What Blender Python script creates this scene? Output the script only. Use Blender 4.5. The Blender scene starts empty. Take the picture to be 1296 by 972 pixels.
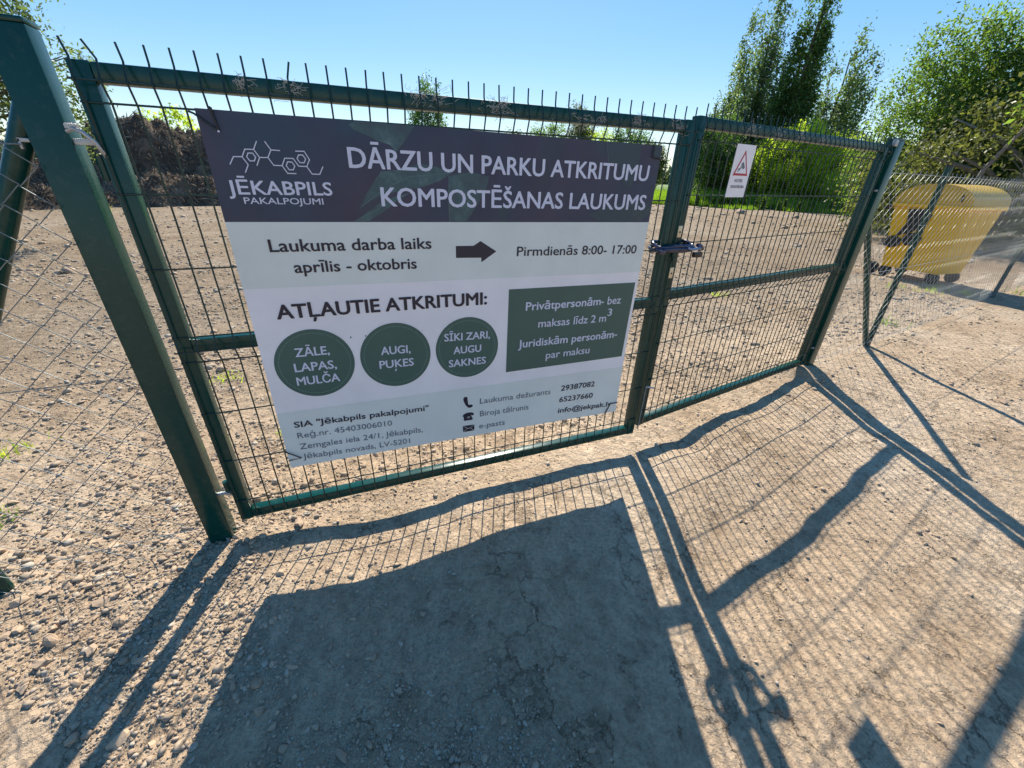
import bpy, bmesh, math, random
import numpy as np
from mathutils import Vector, Matrix

# ------------------------------------------------------------------ camera, sky, sun, exposure
S = bpy.context.scene
COL = S.collection
R = math.radians
random.seed(7)
RNG = np.random.default_rng(7)

cam_d = bpy.data.cameras.new('camera'); cam = bpy.data.objects.new('camera', cam_d); COL.objects.link(cam)
S.camera = cam
cam_d.sensor_fit = 'HORIZONTAL'; cam_d.sensor_width = 36.0; cam_d.lens = 507.69 / 1296 * 36.0
cam_d.clip_start = 0.02; cam_d.clip_end = 3000
CY, CP, CR = 0.3872, -0.4782, 0.0323
_f = Vector((math.sin(CY)*math.cos(CP), math.cos(CY)*math.cos(CP), math.sin(CP)))
_r = Vector((math.cos(CY), -math.sin(CY), 0)); _u = _r.cross(_f)
_r2 = _r*math.cos(CR) + _u*math.sin(CR); _u2 = _u*math.cos(CR) - _r*math.sin(CR)
_m = Matrix((( _r2.x, _u2.x, -_f.x), (_r2.y, _u2.y, -_f.y), (_r2.z, _u2.z, -_f.z)))
CAM = Vector((0.5441, -1.4648, 1.2463))
cam.matrix_world = Matrix.Translation(CAM) @ _m.to_4x4()

SUN_AZ, SUN_EL = R(20.5), R(42.7)          # azimuth from +Y towards +X
world = bpy.data.worlds.new('World'); S.world = world; world.use_nodes = True
wn = world.node_tree.nodes; wl = world.node_tree.links
bg = wn['Background']
sky = wn.new('ShaderNodeTexSky'); sky.sky_type = 'NISHITA'; sky.sun_disc = False
sky.sun_elevation = SUN_EL; sky.sun_rotation = SUN_AZ
sky.altitude = 50; sky.air_density = 1.0; sky.dust_density = 0.15; sky.ozone_density = 3.0
hsv = wn.new('ShaderNodeHueSaturation'); hsv.inputs['Hue'].default_value = 0.506
hsv.inputs['Saturation'].default_value = 1.95; hsv.inputs['Value'].default_value = 1.0
gam = wn.new('ShaderNodeGamma'); gam.inputs['Gamma'].default_value = 0.5
wl.new(sky.outputs[0], gam.inputs['Color']); wl.new(gam.outputs[0], hsv.inputs['Color']); wl.new(hsv.outputs[0], bg.inputs['Color'])
bg.inputs['Strength'].default_value = 0.155

sun_d = bpy.data.lights.new('sun', 'SUN'); sun_d.energy = 3.5; sun_d.angle = R(0.55); sun_d.color = (1.0, 0.94, 0.80)
sun = bpy.data.objects.new('sun', sun_d); COL.objects.link(sun)
_sd = Vector((math.sin(SUN_AZ)*math.cos(SUN_EL), math.cos(SUN_AZ)*math.cos(SUN_EL), math.sin(SUN_EL)))
sun.rotation_euler = _sd.to_track_quat('Z', 'Y').to_euler()
sun.location = (6, 16, 16)

S.view_settings.view_transform = 'Standard'; S.view_settings.look = 'None'
S.view_settings.exposure = 1.38; S.view_settings.gamma = 1.0
S.cycles.max_bounces = 6; S.cycles.transparent_max_bounces = 8

# ------------------------------------------------------------------ helpers
def tag(o, label=None, cat=None, group=None, kind=None):
    if label: o['label'] = label
    if cat: o['category'] = cat
    if group: o['group'] = group
    if kind: o['kind'] = kind
    return o

def empty(name, loc=(0, 0, 0), rz=0.0, **k):
    o = bpy.data.objects.new(name, None); COL.objects.link(o)
    o.location = loc; o.rotation_euler = (0, 0, rz); o.empty_display_size = .1
    return tag(o, **k)

class MB:
    """collects verts/faces"""
    def __init__(s): s.v = []; s.f = []; s.n = 0; s.smooth = False
    def add(s, v, f):
        v = np.asarray(v, float); s.v.append(v)
        s.f += [tuple(int(i) + s.n for i in q) for q in f]; s.n += len(v); return s
    def box(s, x0, x1, y0, y1, z0, z1):
        v = [(x, y, z) for z in (z0, z1) for y in (y0, y1) for x in (x0, x1)]
        return s.add(v, [(0, 2, 3, 1), (4, 5, 7, 6), (0, 1, 5, 4), (2, 6, 7, 3), (0, 4, 6, 2), (1, 3, 7, 5)])
    def tube(s, pts, r, n=8, caps=True, closed=False):
        P = [Vector(p) for p in pts]; m = len(P)
        rr = r if hasattr(r, '__len__') else [r]*m
        vs = []; up = None
        for i in range(m):
            a = P[(i-1) % m] if (closed or i > 0) else P[i]; b = P[(i+1) % m] if (closed or i < m-1) else P[i]
            t = (b-a).normalized()
            if up is None:
                up = Vector((0, 0, 1)) if abs(t.z) < .9 else Vector((1, 0, 0))
            x = t.cross(up)
            if x.length < 1e-5: x = t.cross(Vector((0, 1, 0)))
            x.normalize(); y = x.cross(t); up = y
            for k in range(n):
                a_ = 2*math.pi*(k+.5)/n
                vs.append(P[i] + x*math.cos(a_)*rr[i] + y*math.sin(a_)*rr[i])
        fs = []
        for i in range(m if closed else m-1):
            j = (i+1) % m
            for k in range(n):
                l = (k+1) % n
                fs.append((i*n+k, j*n+k, j*n+l, i*n+l))
        if caps and not closed:
            fs.append(tuple(range(n))); fs.append(tuple((m-1)*n+k for k in reversed(range(n))))
        return s.add([tuple(v) for v in vs], fs)
    def build(s, name, mat, parent=None, smooth=False, bevel=0.0, **k):
        me = bpy.data.meshes.new(name)
        V = np.concatenate(s.v) if s.v else np.zeros((0, 3))
        me.from_pydata(V.tolist(), [], s.f); me.materials.append(mat)
        if bevel > 0:
            bm = bmesh.new(); bm.from_mesh(me)
            bmesh.ops.remove_doubles(bm, verts=bm.verts, dist=1e-6)
            es = [e for e in bm.edges if len(e.link_faces) == 2 and e.calc_face_angle() > .6]
            bmesh.ops.bevel(bm, geom=es, offset=bevel, segments=2, profile=.6, affect='EDGES')
            bm.normal_update(); bm.to_mesh(me); bm.free()
            smooth = True
        if smooth:
            me.polygons.foreach_set('use_smooth', [True]*len(me.polygons))
            try: me.set_sharp_from_angle(angle=R(40))
            except Exception: pass
        me.update()
        o = bpy.data.objects.new(name, me); COL.objects.link(o)
        if parent: o.parent = parent
        return tag(o, **k)

def fastmesh(name, V, F, mat, parent=None, smooth=False, mats=None, midx=None, **k):
    """V (n,3) array, F (m,k) int array of equal size faces"""
    me = bpy.data.meshes.new(name); V = np.ascontiguousarray(V, np.float32); F = np.ascontiguousarray(F, np.int32)
    m, kk = F.shape
    me.vertices.add(len(V)); me.vertices.foreach_set('co', V.ravel())
    me.loops.add(m*kk); me.loops.foreach_set('vertex_index', F.ravel())
    me.polygons.add(m); me.polygons.foreach_set('loop_start', np.arange(0, m*kk, kk, dtype=np.int32))
    try: me.polygons.foreach_set('loop_total', np.full(m, kk, np.int32))
    except Exception: pass
    for q in (mats or [mat]): me.materials.append(q)
    if midx is not None: me.polygons.foreach_set('material_index', midx.astype(np.int32))
    if smooth: me.polygons.foreach_set('use_smooth', np.ones(m, bool))
    me.update(calc_edges=True); me.validate()
    o = bpy.data.objects.new(name, me); COL.objects.link(o)
    if parent: o.parent = parent
    return tag(o, **k)

def copy(o, name=None, parent=None, loc=None):
    c = o.copy(); COL.objects.link(c)
    if parent: c.parent = parent
    if loc is not None: c.location = loc
    return c

# value noise (numpy)
def vnoise(x, y, seed=0):
    def h(i, j):
        n = (i*374761393 + j*668265263 + seed*974634777) & 0xffffffff
        n = ((n ^ (n >> 13)) * 1274126177) & 0xffffffff
        return ((n ^ (n >> 16)) & 0xffff) / 65535.0
    xi = np.floor(x).astype(np.int64); yi = np.floor(y).astype(np.int64); fx = x-xi; fy = y-yi
    fx = fx*fx*(3-2*fx); fy = fy*fy*(3-2*fy)
    a = h(xi, yi); b = h(xi+1, yi); c = h(xi, yi+1); d = h(xi+1, yi+1)
    return (a*(1-fx)+b*fx)*(1-fy) + (c*(1-fx)+d*fx)*fy
def fbm(x, y, s, oct=4, seed=0, gain=.5):
    t = 0; a = 1; n = 0
    for o in range(oct):
        t = t + a*(vnoise(x*s, y*s, seed+o*17)-.5)*2; n += a; a *= gain; s *= 2.03
        x, y = x*.8+y*.6, y*.8-x*.6
    return t/n

# ------------------------------------------------------------------ materials
def mat_base(name):
    m = bpy.data.materials.new(name); m.use_nodes = True
    return m, m.node_tree.nodes, m.node_tree.links, m.node_tree.nodes['Principled BSDF']
def noise(nt, ln, scale, detail=4, rough=.6, coord='Object', vec=None):
    tc = nt.new('ShaderNodeTexCoord'); n = nt.new('ShaderNodeTexNoise')
    n.inputs['Scale'].default_value = scale; n.inputs['Detail'].default_value = detail; n.inputs['Roughness'].default_value = rough
    ln.new(vec if vec else tc.outputs[coord], n.inputs['Vector']); return n
def ramp(nt, ln, fac, stops):
    r = nt.new('ShaderNodeValToRGB'); e = r.color_ramp.elements
    while len(e) < len(stops): e.new(.5)
    for q, (p, c) in zip(e, stops): q.position = p; q.color = (*c, 1)
    ln.new(fac, r.inputs['Fac']); return r
def mixc(nt, ln, fac, a, b, mode='MIX'):
    m = nt.new('ShaderNodeMix'); m.data_type = 'RGBA'; m.blend_type = mode
    for s, v in ((0, fac), (6, a), (7, b)):
        if hasattr(v, 'links'): ln.new(v, m.inputs[s])
        else: m.inputs[s].default_value = v if s == 0 else (*v, 1)
    return m.outputs[2]
def bump(nt, ln, b, h, dist, strength=1.0, prev=None):
    q = nt.new('ShaderNodeBump'); q.inputs['Distance'].default_value = dist; q.inputs['Strength'].default_value = strength
    ln.new(h, q.inputs['Height'])
    if prev: ln.new(prev, q.inputs['Normal'])
    ln.new(q.outputs[0], b.inputs['Normal']); return q.outputs[0]

def paint(name, col, rough=.3, spec=.5, var=.25, scale=6, dust=.0, coat=.0):
    m, nt, ln, b = mat_base(name)
    n = noise(nt, ln, scale, 5, .6)
    c2 = tuple(min(1, c*(1+var)) for c in col); c1 = tuple(c*(1-var) for c in col)
    r = ramp(nt, ln, n.outputs['Fac'], [(.3, c1), (.7, c2)]); out = r.outputs[0]
    if dust:
        n2 = noise(nt, ln, 38, 6, .75); r2 = ramp(nt, ln, n2.outputs['Fac'], [(.52, (0, 0, 0)), (.78, (dust,)*3)])
        out = mixc(nt, ln, r2.outputs[0], out, (.30, .27, .22))
        n3 = noise(nt, ln, 9, 5, .7); rr = nt.new('ShaderNodeMapRange')
        rr.inputs[3].default_value = rough*.7; rr.inputs[4].default_value = min(1, rough*1.7)
        ln.new(n3.outputs['Fac'], rr.inputs[0]); ln.new(rr.outputs[0], b.inputs['Roughness'])
    else: b.inputs['Roughness'].default_value = rough
    ln.new(out, b.inputs['Base Color'])
    b.inputs['Specular IOR Level'].default_value = spec
    if coat: b.inputs['Coat Weight'].default_value = coat; b.inputs['Coat Roughness'].default_value = .12
    n4 = noise(nt, ln, 160, 2, .5); bump(nt, ln, b, n4.outputs['Fac'], .0004, .35)
    return m
def plain(name, col, rough=.5, metal=0.0, spec=.5):
    m, nt, ln, b = mat_base(name)
    n = noise(nt, ln, 25, 4, .6); r = ramp(nt, ln, n.outputs['Fac'], [(.3, tuple(c*.82 for c in col)), (.7, tuple(min(1, c*1.12) for c in col))])
    ln.new(r.outputs[0], b.inputs['Base Color'])
    b.inputs['Roughness'].default_value = rough; b.inputs['Metallic'].default_value = metal; b.inputs['Specular IOR Level'].default_value = spec
    return m

M_GREEN = paint('gate_green_paint', (.0008, .042, .034), .20, .36, .14, 4, dust=.10, coat=.0)
M_WIRE = paint('wire_green_coating', (.006, .030, .028), .38, .4, .2, 8)
M_GALV = plain('galvanised_wire', (.20, .22, .22), .55, .2, .35)
M_GALV2 = plain('galvanised_bracket', (.42, .42, .42), .45, .5)
M_BRASS = plain('latch_plate_metal', (.62, .52, .36), .4, .5)
M_BLACK = plain('black_plastic', (.012, .013, .017), .35)
M_RUBBER = plain('rubber', (.02, .02, .02), .8)
M_NAVY = plain('navy_cable_sleeve', (.012, .018, .06), .22, 0, .7)
M_COBWEB = plain('cobweb_dust', (.42, .40, .37), .9)

def soil_material():
    m, nt, ln, b = mat_base('soil')
    tc = nt.new('ShaderNodeTexCoord')
    n1 = noise(nt, ln, .9, 6, .6); n2 = noise(nt, ln, 9, 7, .72); n3 = noise(nt, ln, 70, 6, .75); n5 = noise(nt, ln, .13, 4, .6)
    a = ramp(nt, ln, n1.outputs['Fac'], [(.30, (.41, .297, .195)), (.52, (.50, .378, .266)), (.72, (.57, .455, .34))])
    c = ramp(nt, ln, n2.outputs['Fac'], [(.28, (.62, .58, .56)), (.5, (.98, .97, .96)), (.75, (1.18, 1.17, 1.16))])
    o = mixc(nt, ln, 1.0, a.outputs[0], c.outputs[0], 'MULTIPLY')
    d = ramp(nt, ln, n3.outputs['Fac'], [(.3, (.60, .58, .56)), (.5, (1, 1, 1)), (.7, (1.25, 1.22, 1.18))])
    o = mixc(nt, ln, .85, o, d.outputs[0], 'MULTIPLY')
    e = ramp(nt, ln, n5.outputs['Fac'], [(.4, (1, 1, 1)), (.62, (.88, .84, .80))])
    o = mixc(nt, ln, .8, o, e.outputs[0], 'MULTIPLY')
    # the churned yard soil behind the gate is lumpier than the packed drive; shade of backlit clods is painted in as darker colour
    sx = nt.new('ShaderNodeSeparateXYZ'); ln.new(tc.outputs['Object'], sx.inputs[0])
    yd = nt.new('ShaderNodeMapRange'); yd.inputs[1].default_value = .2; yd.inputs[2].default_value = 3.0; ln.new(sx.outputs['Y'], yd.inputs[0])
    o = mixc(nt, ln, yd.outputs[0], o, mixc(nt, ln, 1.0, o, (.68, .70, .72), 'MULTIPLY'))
    n6 = noise(nt, ln, 5.5, 6, .7); lump = nt.new('ShaderNodeMath'); lump.operation = 'MULTIPLY'
    ln.new(n6.outputs['Fac'], lump.inputs[0]); ln.new(yd.outputs[0], lump.inputs[1])
    ln.new(o, b.inputs['Base Color']); b.inputs['Roughness'].default_value = .95; b.inputs['Specular IOR Level'].default_value = .12
    v1 = nt.new('ShaderNodeTexVoronoi'); v1.inputs['Scale'].default_value = 55; v1.feature = 'F1'
    ln.new(tc.outputs['Object'], v1.inputs['Vector'])
    v2 = nt.new('ShaderNodeTexVoronoi'); v2.inputs['Scale'].default_value = 16; v2.feature = 'F1'
    # distort voronoi a little
    ad = nt.new('ShaderNodeVectorMath'); ad.operation = 'MULTIPLY_ADD'; ad.inputs[1].default_value = (.06, .06, .06)
    ln.new(n2.outputs['Color'], ad.inputs[0]); ln.new(tc.outputs['Object'], ad.inputs[2]); ln.new(ad.outputs[0], v2.inputs['Vector'])
    p = bump(nt, ln, b, lump.outputs[0], .14, .9)
    p = bump(nt, ln, b, n2.outputs['Fac'], .045, .9, p)
    p = bump(nt, ln, b, v2.outputs['Distance'], -.012, .5, p)
    # dried mud cracks, only here and there
    v3 = nt.new('ShaderNodeTexVoronoi'); v3.feature = 'DISTANCE_TO_EDGE'; v3.inputs['Scale'].default_value = 7.5
    ad3 = nt.new('ShaderNodeVectorMath'); ad3.operation = 'MULTIPLY_ADD'; ad3.inputs[1].default_value = (.16, .16, .16)
    ln.new(n2.outputs['Color'], ad3.inputs[0]); ln.new(tc.outputs['Object'], ad3.inputs[2]); ln.new(ad3.outputs[0], v3.inputs['Vector'])
    ck = ramp(nt, ln, v3.outputs['Distance'], [(0, (1, 1, 1)), (.035, (0, 0, 0))])
    n7 = noise(nt, ln, 2.6, 4, .6); cm = ramp(nt, ln, n7.outputs['Fac'], [(.50, (0, 0, 0)), (.60, (1, 1, 1))])
    cr_ = nt.new('ShaderNodeMath'); cr_.operation = 'MULTIPLY'; ln.new(ck.outputs[0], cr_.inputs[0]); ln.new(cm.outputs[0], cr_.inputs[1])
    p = bump(nt, ln, b, cr_.outputs[0], -.008, 1.0, p)
    p = bump(nt, ln, b, v1.outputs['Distance'], -.006, .7, p)
    p = bump(nt, ln, b, n3.outputs['Fac'], .006, .8, p)
    return m
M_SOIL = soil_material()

def stone_material(name, cols):
    m, nt, ln, b = mat_base(name)
    g = nt.new('ShaderNodeNewGeometry')
    r = ramp(nt, ln, g.outputs['Random Per Island'], [(i/(len(cols)-1), c) for i, c in enumerate(cols)])
    oi = nt.new('ShaderNodeObjectInfo')
    r2 = ramp(nt, ln, oi.outputs['Random'], [(0, (.72, .72, .74)), (1, (1.12, 1.10, 1.06))])
    o = mixc(nt, ln, 1, r.outputs[0], r2.outputs[0], 'MULTIPLY')
    n = noise(nt, ln, 60, 5, .7); r3 = ramp(nt, ln, n.outputs['Fac'], [(.3, (.7, .68, .66)), (.7, (1.1, 1.1, 1.1))])
    o = mixc(nt, ln, 1, o, r3.outputs[0], 'MULTIPLY')
    ln.new(o, b.inputs['Base Color']); b.inputs['Roughness'].default_value = .85; b.inputs['Specular IOR Level'].default_value = .25
    bump(nt, ln, b, n.outputs['Fac'], .002, .6)
    return m
M_STONE = stone_material('stone', [(.55, .41, .29), (.60, .48, .36), (.48, .36, .27), (.60, .55, .48), (.53, .38, .26), (.57, .43, .31)])
M_GRAVEL = stone_material('gravel', [(.50, .375, .26), (.55, .43, .31), (.43, .32, .225), (.58, .50, .40), (.52, .385, .27), (.47, .35, .24)])

def leaf_material(name, c1, c2, trans=.5, scale=.8, rough=.5):
    m = bpy.data.materials.new(name); m.use_nodes = True; nt = m.node_tree.nodes; ln = m.node_tree.links
    for q in list(nt): nt.remove(q)
    out = nt.new('ShaderNodeOutputMaterial')
    n = noise(nt, ln, scale, 3, .6); g = nt.new('ShaderNodeNewGeometry')
    ad = nt.new('ShaderNodeMath'); ad.operation = 'MULTIPLY_ADD'; ad.inputs[1].default_value = .5
    ln.new(g.outputs['Random Per Island'], ad.inputs[0])
    sb = nt.new('ShaderNodeMath'); sb.operation = 'SUBTRACT'; sb.inputs[1].default_value = .25
    ln.new(n.outputs['Fac'], sb.inputs[0]); ln.new(sb.outputs[0], ad.inputs[2])
    r = ramp(nt, ln, ad.outputs[0], [(.2, c1), (.8, c2)])
    d = nt.new('ShaderNodeBsdfPrincipled'); ln.new(r.outputs[0], d.inputs['Base Color']); d.inputs['Roughness'].default_value = rough
    d.inputs['Specular IOR Level'].default_value = .35
    t = nt.new('ShaderNodeBsdfTranslucent')
    yc = mixc(nt, ln, 1.0, r.outputs[0], (1.5, 1.55, .7), 'MULTIPLY'); ln.new(yc, t.inputs['Color'])
    mx = nt.new('ShaderNodeMixShader'); mx.inputs[0].default_value = trans
    ln.new(d.outputs[0], mx.inputs[1]); ln.new(t.outputs[0], mx.inputs[2]); ln.new(mx.outputs[0], out.inputs['Surface'])
    return m
M_BARK = plain('bark', (.10, .085, .07), .9)
M_BARK2 = plain('grey_bark', (.20, .175, .15), .9)

# ------------------------------------------------------------------ ground
CTRL = np.array([(-.09, -.02, -.085), (.17, -.11, -.095), (.30, -.11, -.094), (.43, -.12, -.1065), (.58, -.12, -.107), (.735, -.116, -.102), (.90, -.10, -.086),
 (1.08, -.10, -.086), (1.26, -.10, -.086), (1.46, -.097, -.083), (1.67, -.10, -.088), (1.78, -.11, -.098), (1.875, -.0985, -.092), (2.03, -.078, -.0985),
 (2.23, -.063, -.115), (2.42, -.008, -.093), (2.66, .043, -.081), (2.92, .078, -.089), (3.24, .15, -.072), (3.48, .205, -.055), (3.74, .32, .012),
 (1.71, -.86, -.149), (1.87, -.83, -.145), (2.07, -.81, -.157), (2.24, -.78, -.155), (2.45, -.72, -.133), (2.70, -.68, -.127), (2.97, -.60, -.10), (3.3, -.54, -.09),
 (.11, -.33, -.074), (.19, -.34, -.082), (.30, -.35, -.09), (.42, -.36, -.1045), (.55, -.356, -.1035), (.76, -.344, -.0956), (.99, -.328, -.084), (1.16, -.325, -.084),
 (1.34, -.324, -.087), (1.48, -.34, -.10), (1.6, -.32, -.092), (-.7, -.03, -.09), (-.7, -.6, -.10), (0, -.85, -.11), (.8, -1.0, -.13), (1.4, -1.3, -.15), (4.85, .5, -.035), (4.3, -.3, -.06), (3.4, -1.2, -.12),
 (2.4, -1.4, -.15), (.8, -1.9, -.15), (0, .5, -.08), (1, .6, -.07), (2, .6, -.07), (3, .9, -.05), (-1.5, .8, -.08), (-.5, 2, -.06), (1.5, 2, -.06), (3.5, 2.2, -.05), (6, 1.5, -.05), (7, -.5, -.06), (-2, -1, -.1), (8.7, 2, -.05)])
def ground_smooth(x, y):
    x = np.asarray(x, float); y = np.asarray(y, float)
    num = np.zeros_like(x); den = np.zeros_like(x)
    for cx, cy, h in CTRL:
        w = 1/((x-cx)**2+(y-cy)**2+.004)**1.6; num += w*h; den += w
    w = 1/(60.0); num += w*(-.05)*.5; den += w*.5
    return num/den
def roughness(x, y):
    """0 on the packed drive, 1 on loose stony soil"""
    drive = (1/(1+np.exp((y-.02-.12*x)*14))) * (1/(1+np.exp(-(x-.12+.25*(y+.3))*9)))
    r = 1-drive
    patch = np.clip(fbm(x, y, 1.7, 3, 31)*2.2-.1, 0, 1)*.45 + np.clip((x-2.2)*.4, 0, .3)
    return np.clip(np.maximum(r, patch), 0, 1)
def ground_h(x, y):
    x = np.asarray(x, float); y = np.asarray(y, float)
    h = ground_smooth(x, y); rr = roughness(x, y)
    dist = np.hypot(x-1, y); far = np.clip(1-dist/45, 0, 1)
    h = h + .010*rr*fbm(x, y, 6, 4, 3)*far + .0045*fbm(x, y, 3.2, 3, 9)
    h = h + .007*(.25+rr)*fbm(x, y, 26, 3, 5)*np.clip(1-dist/8, 0, 1)
    h = h + .05*fbm(x, y, .25, 3, 15)*np.clip((dist-6)/10, 0, 1)
    yard = 1/(1+np.exp(-(y-.35)*5))                       # churned soil of the yard behind the gate
    h = h + yard*(.014*np.abs(fbm(x, y, 4.5, 3, 91))+.020*fbm(x, y, 1.3, 3, 92))*np.clip(1.3-dist/14, 0, 1)
    # heap of crumbled soil at the foot of the left post
    h = h + .022*np.exp(-(((x-.12)/.16)**2+((y+.07)/.07)**2))
    return h
def axis(lo, hi, step, far, n):
    core = np.arange(lo, hi+step, step)
    g = np.geomspace(step, far, n); c = np.cumsum(g); c = c*(far/c[-1])
    c[0] = max(c[0], step*.8)
    return np.concatenate([(lo-c)[::-1], core, hi+step+c])
gx = axis(-1.3, 4.2, .0115, 700, 95); gy = axis(-1.7, 1.8, .0115, 700, 110)
X, Y = np.meshgrid(gx, gy); Z = ground_h(X.ravel(), Y.ravel())
nx, ny = len(gx), len(gy)
idx = np.arange(nx*ny).reshape(ny, nx)
F = np.stack([idx[:-1, :-1].ravel(), idx[:-1, 1:].ravel(), idx[1:, 1:].ravel(), idx[1:, :-1].ravel()], 1)
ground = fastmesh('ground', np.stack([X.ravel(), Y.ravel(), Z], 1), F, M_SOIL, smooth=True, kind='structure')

# stones -----------------------------------------------------------
def ico(sub):
    bm = bmesh.new(); bmesh.ops.create_icosphere(bm, subdivisions=sub, radius=1)
    v = np.array([q.co[:] for q in bm.verts]); f = np.array([[w.index for w in q.verts] for q in bm.faces]); bm.free(); return v, f
I1v, I1f = ico(1); I2v, I2f = ico(2)
def rocky(v, seed, ax, jag=.22):
    g = np.random.default_rng(seed); w = v.copy()
    for _ in range(7):                                   # chip flat facets off the ball
        n = g.normal(size=3); n /= np.linalg.norm(n); d = g.uniform(.42, .80)
        s = w@n; k = s > d; w[k] -= np.outer(s[k]-d, n)
    w *= 1+g.normal(size=(len(v), 1))*jag*.25
    return w*np.array(ax)
def field_points(n, gen):
    # random ground points; density follows what shows in the picture (falls off with distance)
    out = []
    while sum(len(q) for q in out) < n:
        m = n*2
        a = gen.uniform(R(-45), R(78), m); d = np.exp(gen.uniform(math.log(.35), math.log(9), m))
        x = CAM.x + d*np.sin(a); y = CAM.y + d*np.cos(a)
        rr = roughness(x, y); cl = np.clip(.55+fbm(x, y, 2.3, 3, 77)*1.3, .08, 1)
        left = np.exp(-(((x+.55)/.9)**2+((y-.1)/.6)**2))
        p = np.clip((.06+.75*rr**1.5)*cl**1.3 + .8*left + np.clip(x-1.9, 0, 1)*.10, 0, 1)
        k = gen.uniform(size=m) < p
        out.append(np.stack([x[k], y[k], d[k]], 1))
    return np.concatenate(out)[:n]
NG = 50000
gp = field_points(NG, RNG)
size = .0026*np.exp(RNG.normal(size=NG)*.55)*(1+.30*gp[:, 2])*np.where(roughness(gp[:, 0], gp[:, 1]) < .5, .75, 1)
size = np.clip(size, .0022, .02)
vars_ = [0 and rocky(I1v[:], 100+i, (1, RNG.uniform(.6, .9), RNG.uniform(.35, .65))) for i in range(14)]
# low poly pebble: 12-vertex icosahedron
ph = (1+5**.5)/2
I0 = np.array([(-1, ph, 0), (1, ph, 0), (-1, -ph, 0), (1, -ph, 0), (0, -1, ph), (0, 1, ph), (0, -1, -ph), (0, 1, -ph), (ph, 0, -1), (ph, 0, 1), (-ph, 0, -1), (-ph, 0, 1)])/1.902
I0f = np.array([(0,11,5),(0,5,1),(0,1,7),(0,7,10),(0,10,11),(1,5,9),(5,11,4),(11,10,2),(10,7,6),(7,1,8),(3,9,4),(3,4,2),(3,2,6),(3,6,8),(3,8,9),(4,9,5),(2,4,11),(6,2,10),(8,6,7),(9,8,1)])
def scatter_pebbles(P, sz, gen, zf):
    n = len(P); base = np.repeat(I0[None], n, 0)*(1+gen.normal(size=(n, 12, 1))*.24)
    ax = np.stack([np.ones(n), gen.uniform(.55, 1, n), gen.uniform(.4, .8, n)], 1)
    base = base*ax[:, None, :]*sz[:, None, None]
    a = gen.uniform(0, 2*math.pi, n); t = gen.normal(size=n)*.35
    ca, sa, ct, st = np.cos(a)[:, None], np.sin(a)[:, None], np.cos(t)[:, None], np.sin(t)[:, None]
    x, y, z = base[..., 0], base[..., 1], base[..., 2]
    y, z = y*ct-z*st, y*st+z*ct
    x, y = x*ca-y*sa, x*sa+y*ca
    zz = ground_h(P[:, 0], P[:, 1])
    V = np.stack([x+P[:, 0:1], y+P[:, 1:2], z+zz[:, None]+(sz*zf)[:, None]], 2).reshape(-1, 3)
    F = (I0f[None]+(np.arange(n)*12)[:, None, None]).reshape(-1, 3)
    return V, F
V, F = scatter_pebbles(gp, size, RNG, .18)
fastmesh('gravel', V, F, M_GRAVEL, kind='stuff', label='fine gravel and crumbled soil scattered over the bare ground', cat='gravel')

def yard_clods(n, gen):
    a = gen.uniform(R(-30), R(70), n*3); d = np.exp(gen.uniform(math.log(3.2), math.log(27), n*3))
    x = CAM.x+d*np.sin(a); y = CAM.y+d*np.cos(a); k = (y > .8) & (gen.uniform(size=n*3) < np.clip(.45+fbm(x, y, .9, 3, 7)*1.2, .1, 1))
    return np.stack([x[k], y[k], d[k]], 1)[:n]
cp_ = yard_clods(13000, RNG)
V, F = scatter_pebbles(cp_, .0075*np.exp(RNG.normal(size=len(cp_))*.5)*(1+.13*cp_[:, 2]), RNG, .1)
fastmesh('soil_clods', V, F, M_GRAVEL, kind='stuff', label='dry clods of churned soil lying all over the yard behind the gate', cat='soil clods')

stone_meshes = []
for i in range(12):
    v = rocky(rocky(I2v, 700+i, (1, 1, 1), .1), 300+i, (1, RNG.uniform(.6, .85), RNG.uniform(.45, .7)), .3)
    me = bpy.data.meshes.new('stone'); me.from_pydata(v.tolist(), [], I2f.tolist()); me.materials.append(M_STONE); me.update()
    stone_meshes.append(me)
def stone(x, y, s, k=None, sink=.38):
    me = stone_meshes[k if k is not None else random.randrange(12)]
    o = bpy.data.objects.new('stone', me); COL.objects.link(o); o.parent = ground
    z = float(ground_h(np.array([x]), np.array([y]))[0])
    o.location = (x, y, z+s*(.5-sink)*.9); o.scale = (s, s*random.uniform(.75, 1.1), s*random.uniform(.7, 1.2))
    o.rotation_euler = (random.gauss(0, .2), random.gauss(0, .2), random.uniform(0, 6.28)); return o
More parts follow.
